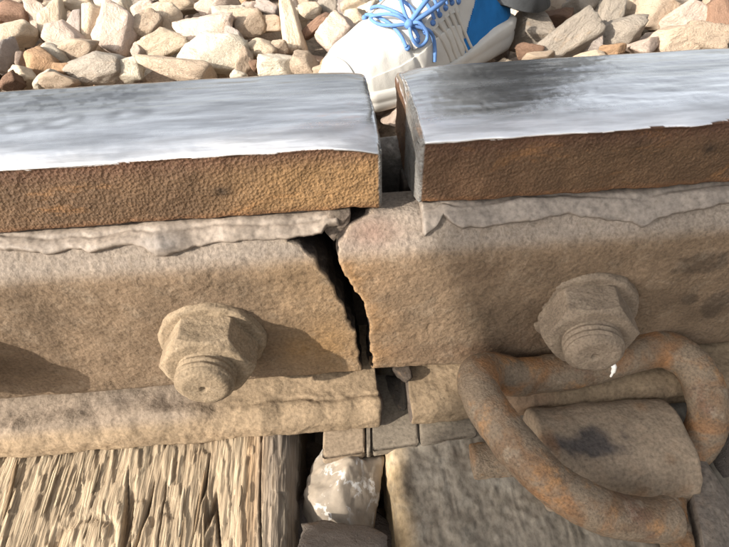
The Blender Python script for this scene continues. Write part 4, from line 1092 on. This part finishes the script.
# the shoe behind the rail
DV = np.array([.82, .57, 0]); DV /= np.linalg.norm(DV); TOE = np.array([-.050, .318, -.163])+DV*.034; NV = np.array([-DV[1], DV[0], 0])
SL = .262
def shoe(parent, TOE, DV, NV, detail=True, mir=1):
    sh_root = parent
    NS = 220; ss = np.linspace(0, 1, NS); nth = 150
    hk = np.array([(0, .026), (.05, .048), (.12, .058), (.22, .066), (.34, .080), (.46, .100), (.56, .118), (.66, .122), (.76, .112), (.88, .104), (.97, .092), (1, .070)])
    wk = np.array([(0, .020), (.03, .052), (.10, .080), (.22, .098), (.34, .102), (.48, .092), (.62, .078), (.80, .072), (.92, .066), (.98, .048), (1, .026)])
    def sec(s, off=0, z0=.018, hs=1.0):
        h = np.interp(s, hk[:, 0], hk[:, 1])*hs; w = np.interp(s, wk[:, 0], wk[:, 1])/2+off
        ph = np.linspace(0, math.pi, nth)
        n = 2.6-1.1*sm(s, .35, .7)
        cx = np.sign(np.cos(ph))*np.abs(np.cos(ph))**(2/n); cz = np.abs(np.sin(ph))**(2/(n-.3))
        taper = 1-.50*sm(s, .30, .62)*cz**1.5
        asym = .006*math.sin(s*math.pi)
        y = cx*w*taper+asym*0; z = z0+(h+off-z0)*cz
        return TOE+DV*(s*SL)+NV*(y[:, None]*1.0)+np.array([0, 0, 1.])*z[:, None]
    ssm = np.array([sec(s) for s in ss]); G = ssm
    N_ = normals(G)
    if N_[70, nth//2, 2] < 0: N_ = -N_
    crease = .0010*fbm(G, 45, 3, 3)
    crease = crease-.0016*np.exp(-((ss[:, None]-.27-.05*np.abs(np.linspace(-1, 1, nth)[None])**2)/.010)**2)
    G = G+N_*crease[..., None]
    up_ = gridmesh('shoe_upper', G, M_white, sh_root)
    # toe cap seam / mudguard (raised overlay at the toe, white)
    def overlay(name, fn, mat, th):
        ring = []
        I, Jx = np.meshgrid(np.arange(NS), np.arange(nth), indexing='ij')
        mask = fn(ss[I], Jx/(nth-1.))
        vm_ = {}; V = []; F = []
        off = G+N_*th
        for i in range(NS-1):
            for j in range(nth-1):
                if mask[i, j] and mask[i+1, j+1] and mask[i+1, j] and mask[i, j+1]:
                    f = []
                    for a, b in ((i, j), (i, j+1), (i+1, j+1), (i+1, j)):
                        if (a, b) not in vm_: vm_[(a, b)] = len(V); V.append(off[a, b])
                        f.append(vm_[(a, b)])
                    F.append(tuple(f))
        if not F: return
        # rim skirts down to the upper
        from collections import Counter
        ec = Counter(tuple(sorted((f[k], f[(k+1) % 4]))) for f in F for k in range(4))
        inv = {v: k for k, v in vm_.items()}; low = {}
        for (a, b), c_ in list(ec.items()):
            if c_ == 1:
                for q in (a, b):
                    if q not in low: low[q] = len(V); V.append(G[inv[q]]-N_[inv[q]]*.001)
                F.append((a, b, low[b], low[a]))
        return mesh(name, V, F, mat, sh_root)
    overlay('heel_panel', lambda s, t: s > .51+.9*np.minimum(np.minimum(t, 1-t), .24), M_blue, .0016)
    overlay('toe_guard', lambda s, t: ((np.minimum(t, 1-t) < .16) & (s < .60)) | (s < .055), M_white, .0018)
    overlay('eyestay', lambda s, t: (s > .29) & (s < .60) & (np.abs(t-.56) > .17) & (np.abs(t-.56) < .25), M_white, .0018)
    # sole
    out = []
    for s in np.r_[np.linspace(0, 1, 80)]:
        w = np.interp(s, wk[:, 0], wk[:, 1])/2+.005; 
        out.append((s, w))
    lefts = [TOE+DV*(s*SL*1.02-.003)+NV*w for s, w in out]; rights = [TOE+DV*(s*SL*1.02-.003)-NV*w for s, w in out][::-1]
    rim = resample(np.array(lefts+rights), .003, True); c = rim.mean(0)
    sv = ((rim-TOE)@DV)/SL
    hgt = .024+.012*sm(sv, .55, .95)
    rings = [c+(rim-c)*.02, c+(rim-c)*.93+[0, 0, .0], rim+(c-rim)*.02+[0, 0, .003], rim+[0, 0, .008]]
    rings += [np.c_[rim[:, :2], rim[:, 2]+hgt*.48], np.c_[(rim+(c-rim)*.012)[:, :2], rim[:, 2]+hgt*.55], np.c_[rim[:, :2], rim[:, 2]+hgt*.62], np.c_[rim[:, :2], rim[:, 2]+hgt*.92], np.c_[(rim+(c-rim)*.04)[:, :2], rim[:, 2]+hgt], np.c_[(rim+(c-rim)*.4)[:, :2], rim[:, 2]+hgt*.98]]
    Gs = np.array(rings); 
    gridmesh('shoe_sole', Gs, M_sole, sh_root, True)
    if not detail: return G, N_
    def S(s, t, lift=.003):
        i = s*(NS-1); j = t*(nth-1); a, b = int(np.clip(i, 0, NS-2)), int(np.clip(j, 0, nth-2)); u_, v_ = i-a, j-b
        g = lambda A_: (A_[a, b]*(1-u_)*(1-v_)+A_[a+1, b]*u_*(1-v_)+A_[a, b+1]*(1-u_)*v_+A_[a+1, b+1]*u_*v_)
        return g(G)+g(N_)*lift
    if DBG:
        for q in (.2, .3, .4, .5, .6, .7): print('SHOE', q, [tuple(proj(S(q, t_)).round()) for t_ in (.0, .1, .2, .3, .4, .5, .7)])
        print('ANK', proj(ANK))
    # laces across the throat
    for k, s in enumerate(np.linspace(.27, .60, 8)):
        P = [S(s+.012*((k % 2)*2-1)*(t-.56)*3, t, .0040) for t in np.linspace(.36, .76, 12)]
        Gt = tubeG(P, .0018, 12); gridmesh('lace', Gt, M_lace, sh_root, True, flip=True)
        for t in (.35, .77):
            e = S(s, t, .0022); V = ICO[2][0]*.0032; mesh('eyelet', e+V, ICO[2][1], M_lace, sh_root)
    # bow loops and ends
    k0 = S(.31, .665, .008)
    def lace(pts, r=.0018): gridmesh('lace', tubeG(catmull([np.array(p) for p in pts], 8), r, 12), M_lace, sh_root, True, flip=True)
    lace([k0, S(.36, .66, .014), S(.43, .66, .018), S(.49, .68, .014), S(.50, .72, .010), S(.45, .72, .012), S(.38, .70, .012), k0], .0025)
    lace([k0, S(.29, .60, .014), S(.27, .52, .012), S(.25, .47, .006), S(.24, .52, .005), S(.26, .60, .008), k0])
    lace([k0, S(.335, .70, .012), S(.35, .76, .010), S(.345, .80, .006), S(.31, .80, .006), S(.29, .74, .010), k0])
    lace([k0, S(.36, .76, .008), S(.385, .82, .004), S(.385, .88, .0035), S(.38, .93, .0035)], .0020)
    lace([k0, S(.33, .58, .012), S(.37, .52, .010), S(.42, .50, .008)], .0020)
    mesh('lace_knot', k0+ICO[2][0]*.0052, ICO[2][1], M_lace, sh_root)
    # slanted side stripes
    for k in range(5):
        s0 = .40+.042*k
        P = [S(s0+.10*q, .79+.18*q, .0012) for q in np.linspace(0.02, 1, 12)]
        gridmesh('side_stripe', tubeG(P, .0020, 8), M_rib, sh_root, True, flip=True)
    return G, N_
ANK = TOE+DV*(.78*SL)+np.array([0, 0, .115])
HX = ANK+np.array([.02, .02, 0])
GR = -.163
loc = (ANK[0]+.16, ANK[1]+.10, GR)
oth = np.array([ANK[0]+.34, ANK[1]+.50, GR+.10])
pr, J = person(loc, math.atan2(-DV[1], -DV[0]), (.90, .02), [ANK+np.array([.01, 0, .38]), oth+np.array([.0, 0, .38])], [ANK, oth],
       'person behind the rail whose white running shoe with blue laces and blue heel shows', (.25, .2, .02, -.2))
shoe(pr, TOE, DV, NV, True)
shoe(pr, oth-np.array([0, 0, .10])-DV*.78*SL+[0, 0, 0], DV, NV, False)
# trouser hem over the ankle of the visible foot
ths = np.linspace(0, 2*math.pi, 60, endpoint=False); rings = []
for q in np.linspace(0, 1, 26):
    cc_ = ANK+DV*.062*(1-q)+np.array([.004, .002, -.066])+np.array([0.006, 0.0, 1])*q*.40
    rr = .052+.012*q; pr_ = V3(cc_[0]+rr*np.cos(ths), cc_[1]+rr*np.sin(ths), cc_[2]+.006*np.sin(ths*2)*(1-q))
    rings.append(pr_)
G = np.array(rings); N_ = normals(G, True); G = G+N_*(.006*fbm(G, 14, 3, 9)+.002*np.sin(G[..., 2:3][..., 0]*160)*np.exp(-(G[..., 2]-ANK[2])/.08))[..., None]
inner_ = G[:1].copy(); inner_[..., :2] = ANK[:2]+(inner_[..., :2]-ANK[:2])*.93
gridmesh('trouser_leg', np.concatenate([inner_+[0, 0, .05], inner_, G]), M_trou, pr, True)
# the photographer, crouching to the left of the camera; the low sun throws that shadow over the right half of the joint
bx, by = -.92, -.735
fa = math.radians(38); f2 = np.array([math.cos(fa), math.sin(fa), 0]); s2 = np.array([-f2[1], f2[0], 0]); B0 = np.array([bx, by, GR])
person((bx, by, GR), fa, (.36, .10), [B0+f2*.27-s2*.03+[0, 0, .42], B0+f2*.30-s2*.24+[0, 0, .40]], [B0+f2*.03-s2*.03+[0, 0, .09], B0+f2*.02-s2*.24+[0, 0, .09]],
       'crouching photographer in dark trousers and dull blue shirt, out of view to the left', None, hands=[CPOS-FWD*.05-RT*.085, CPOS-FWD*.05+RT*.085-UP*.02])
ph = CPOS-FWD*.012
bt = []
pr_ = resample(rounded([(-.075, -.037), (.075, -.037), (.075, .037), (-.075, .037)], .008, True, 5), .004, True)
for q, d in ((.0, .0), (.97, .0), (1.0, .0015), (1.0, .0065), (.97, .008), (.0, .008)):
    bt.append(ph-FWD*d+(pr_[:, :1]*RT+(pr_[:, 1:]-.026)*UP)*max(q, .001))
phn = thing('phone', ph, 'dark mobile phone held out over the rail by the crouching photographer', 'phone')
gridmesh('phone_body', np.array(bt), plain('phone_plastic', (.02, .02, .022), .3), phn, True)
scr = [ph-FWD*.0083+RT*a+UP*(b-.026) for a, b in ((-.068, -.033), (.068, -.033), (.068, .033), (-.068, .033))]
mesh('screen', scr, [(0, 1, 2, 3)], plain('phone_screen', (.03, .035, .04), .1), phn, smooth=False)
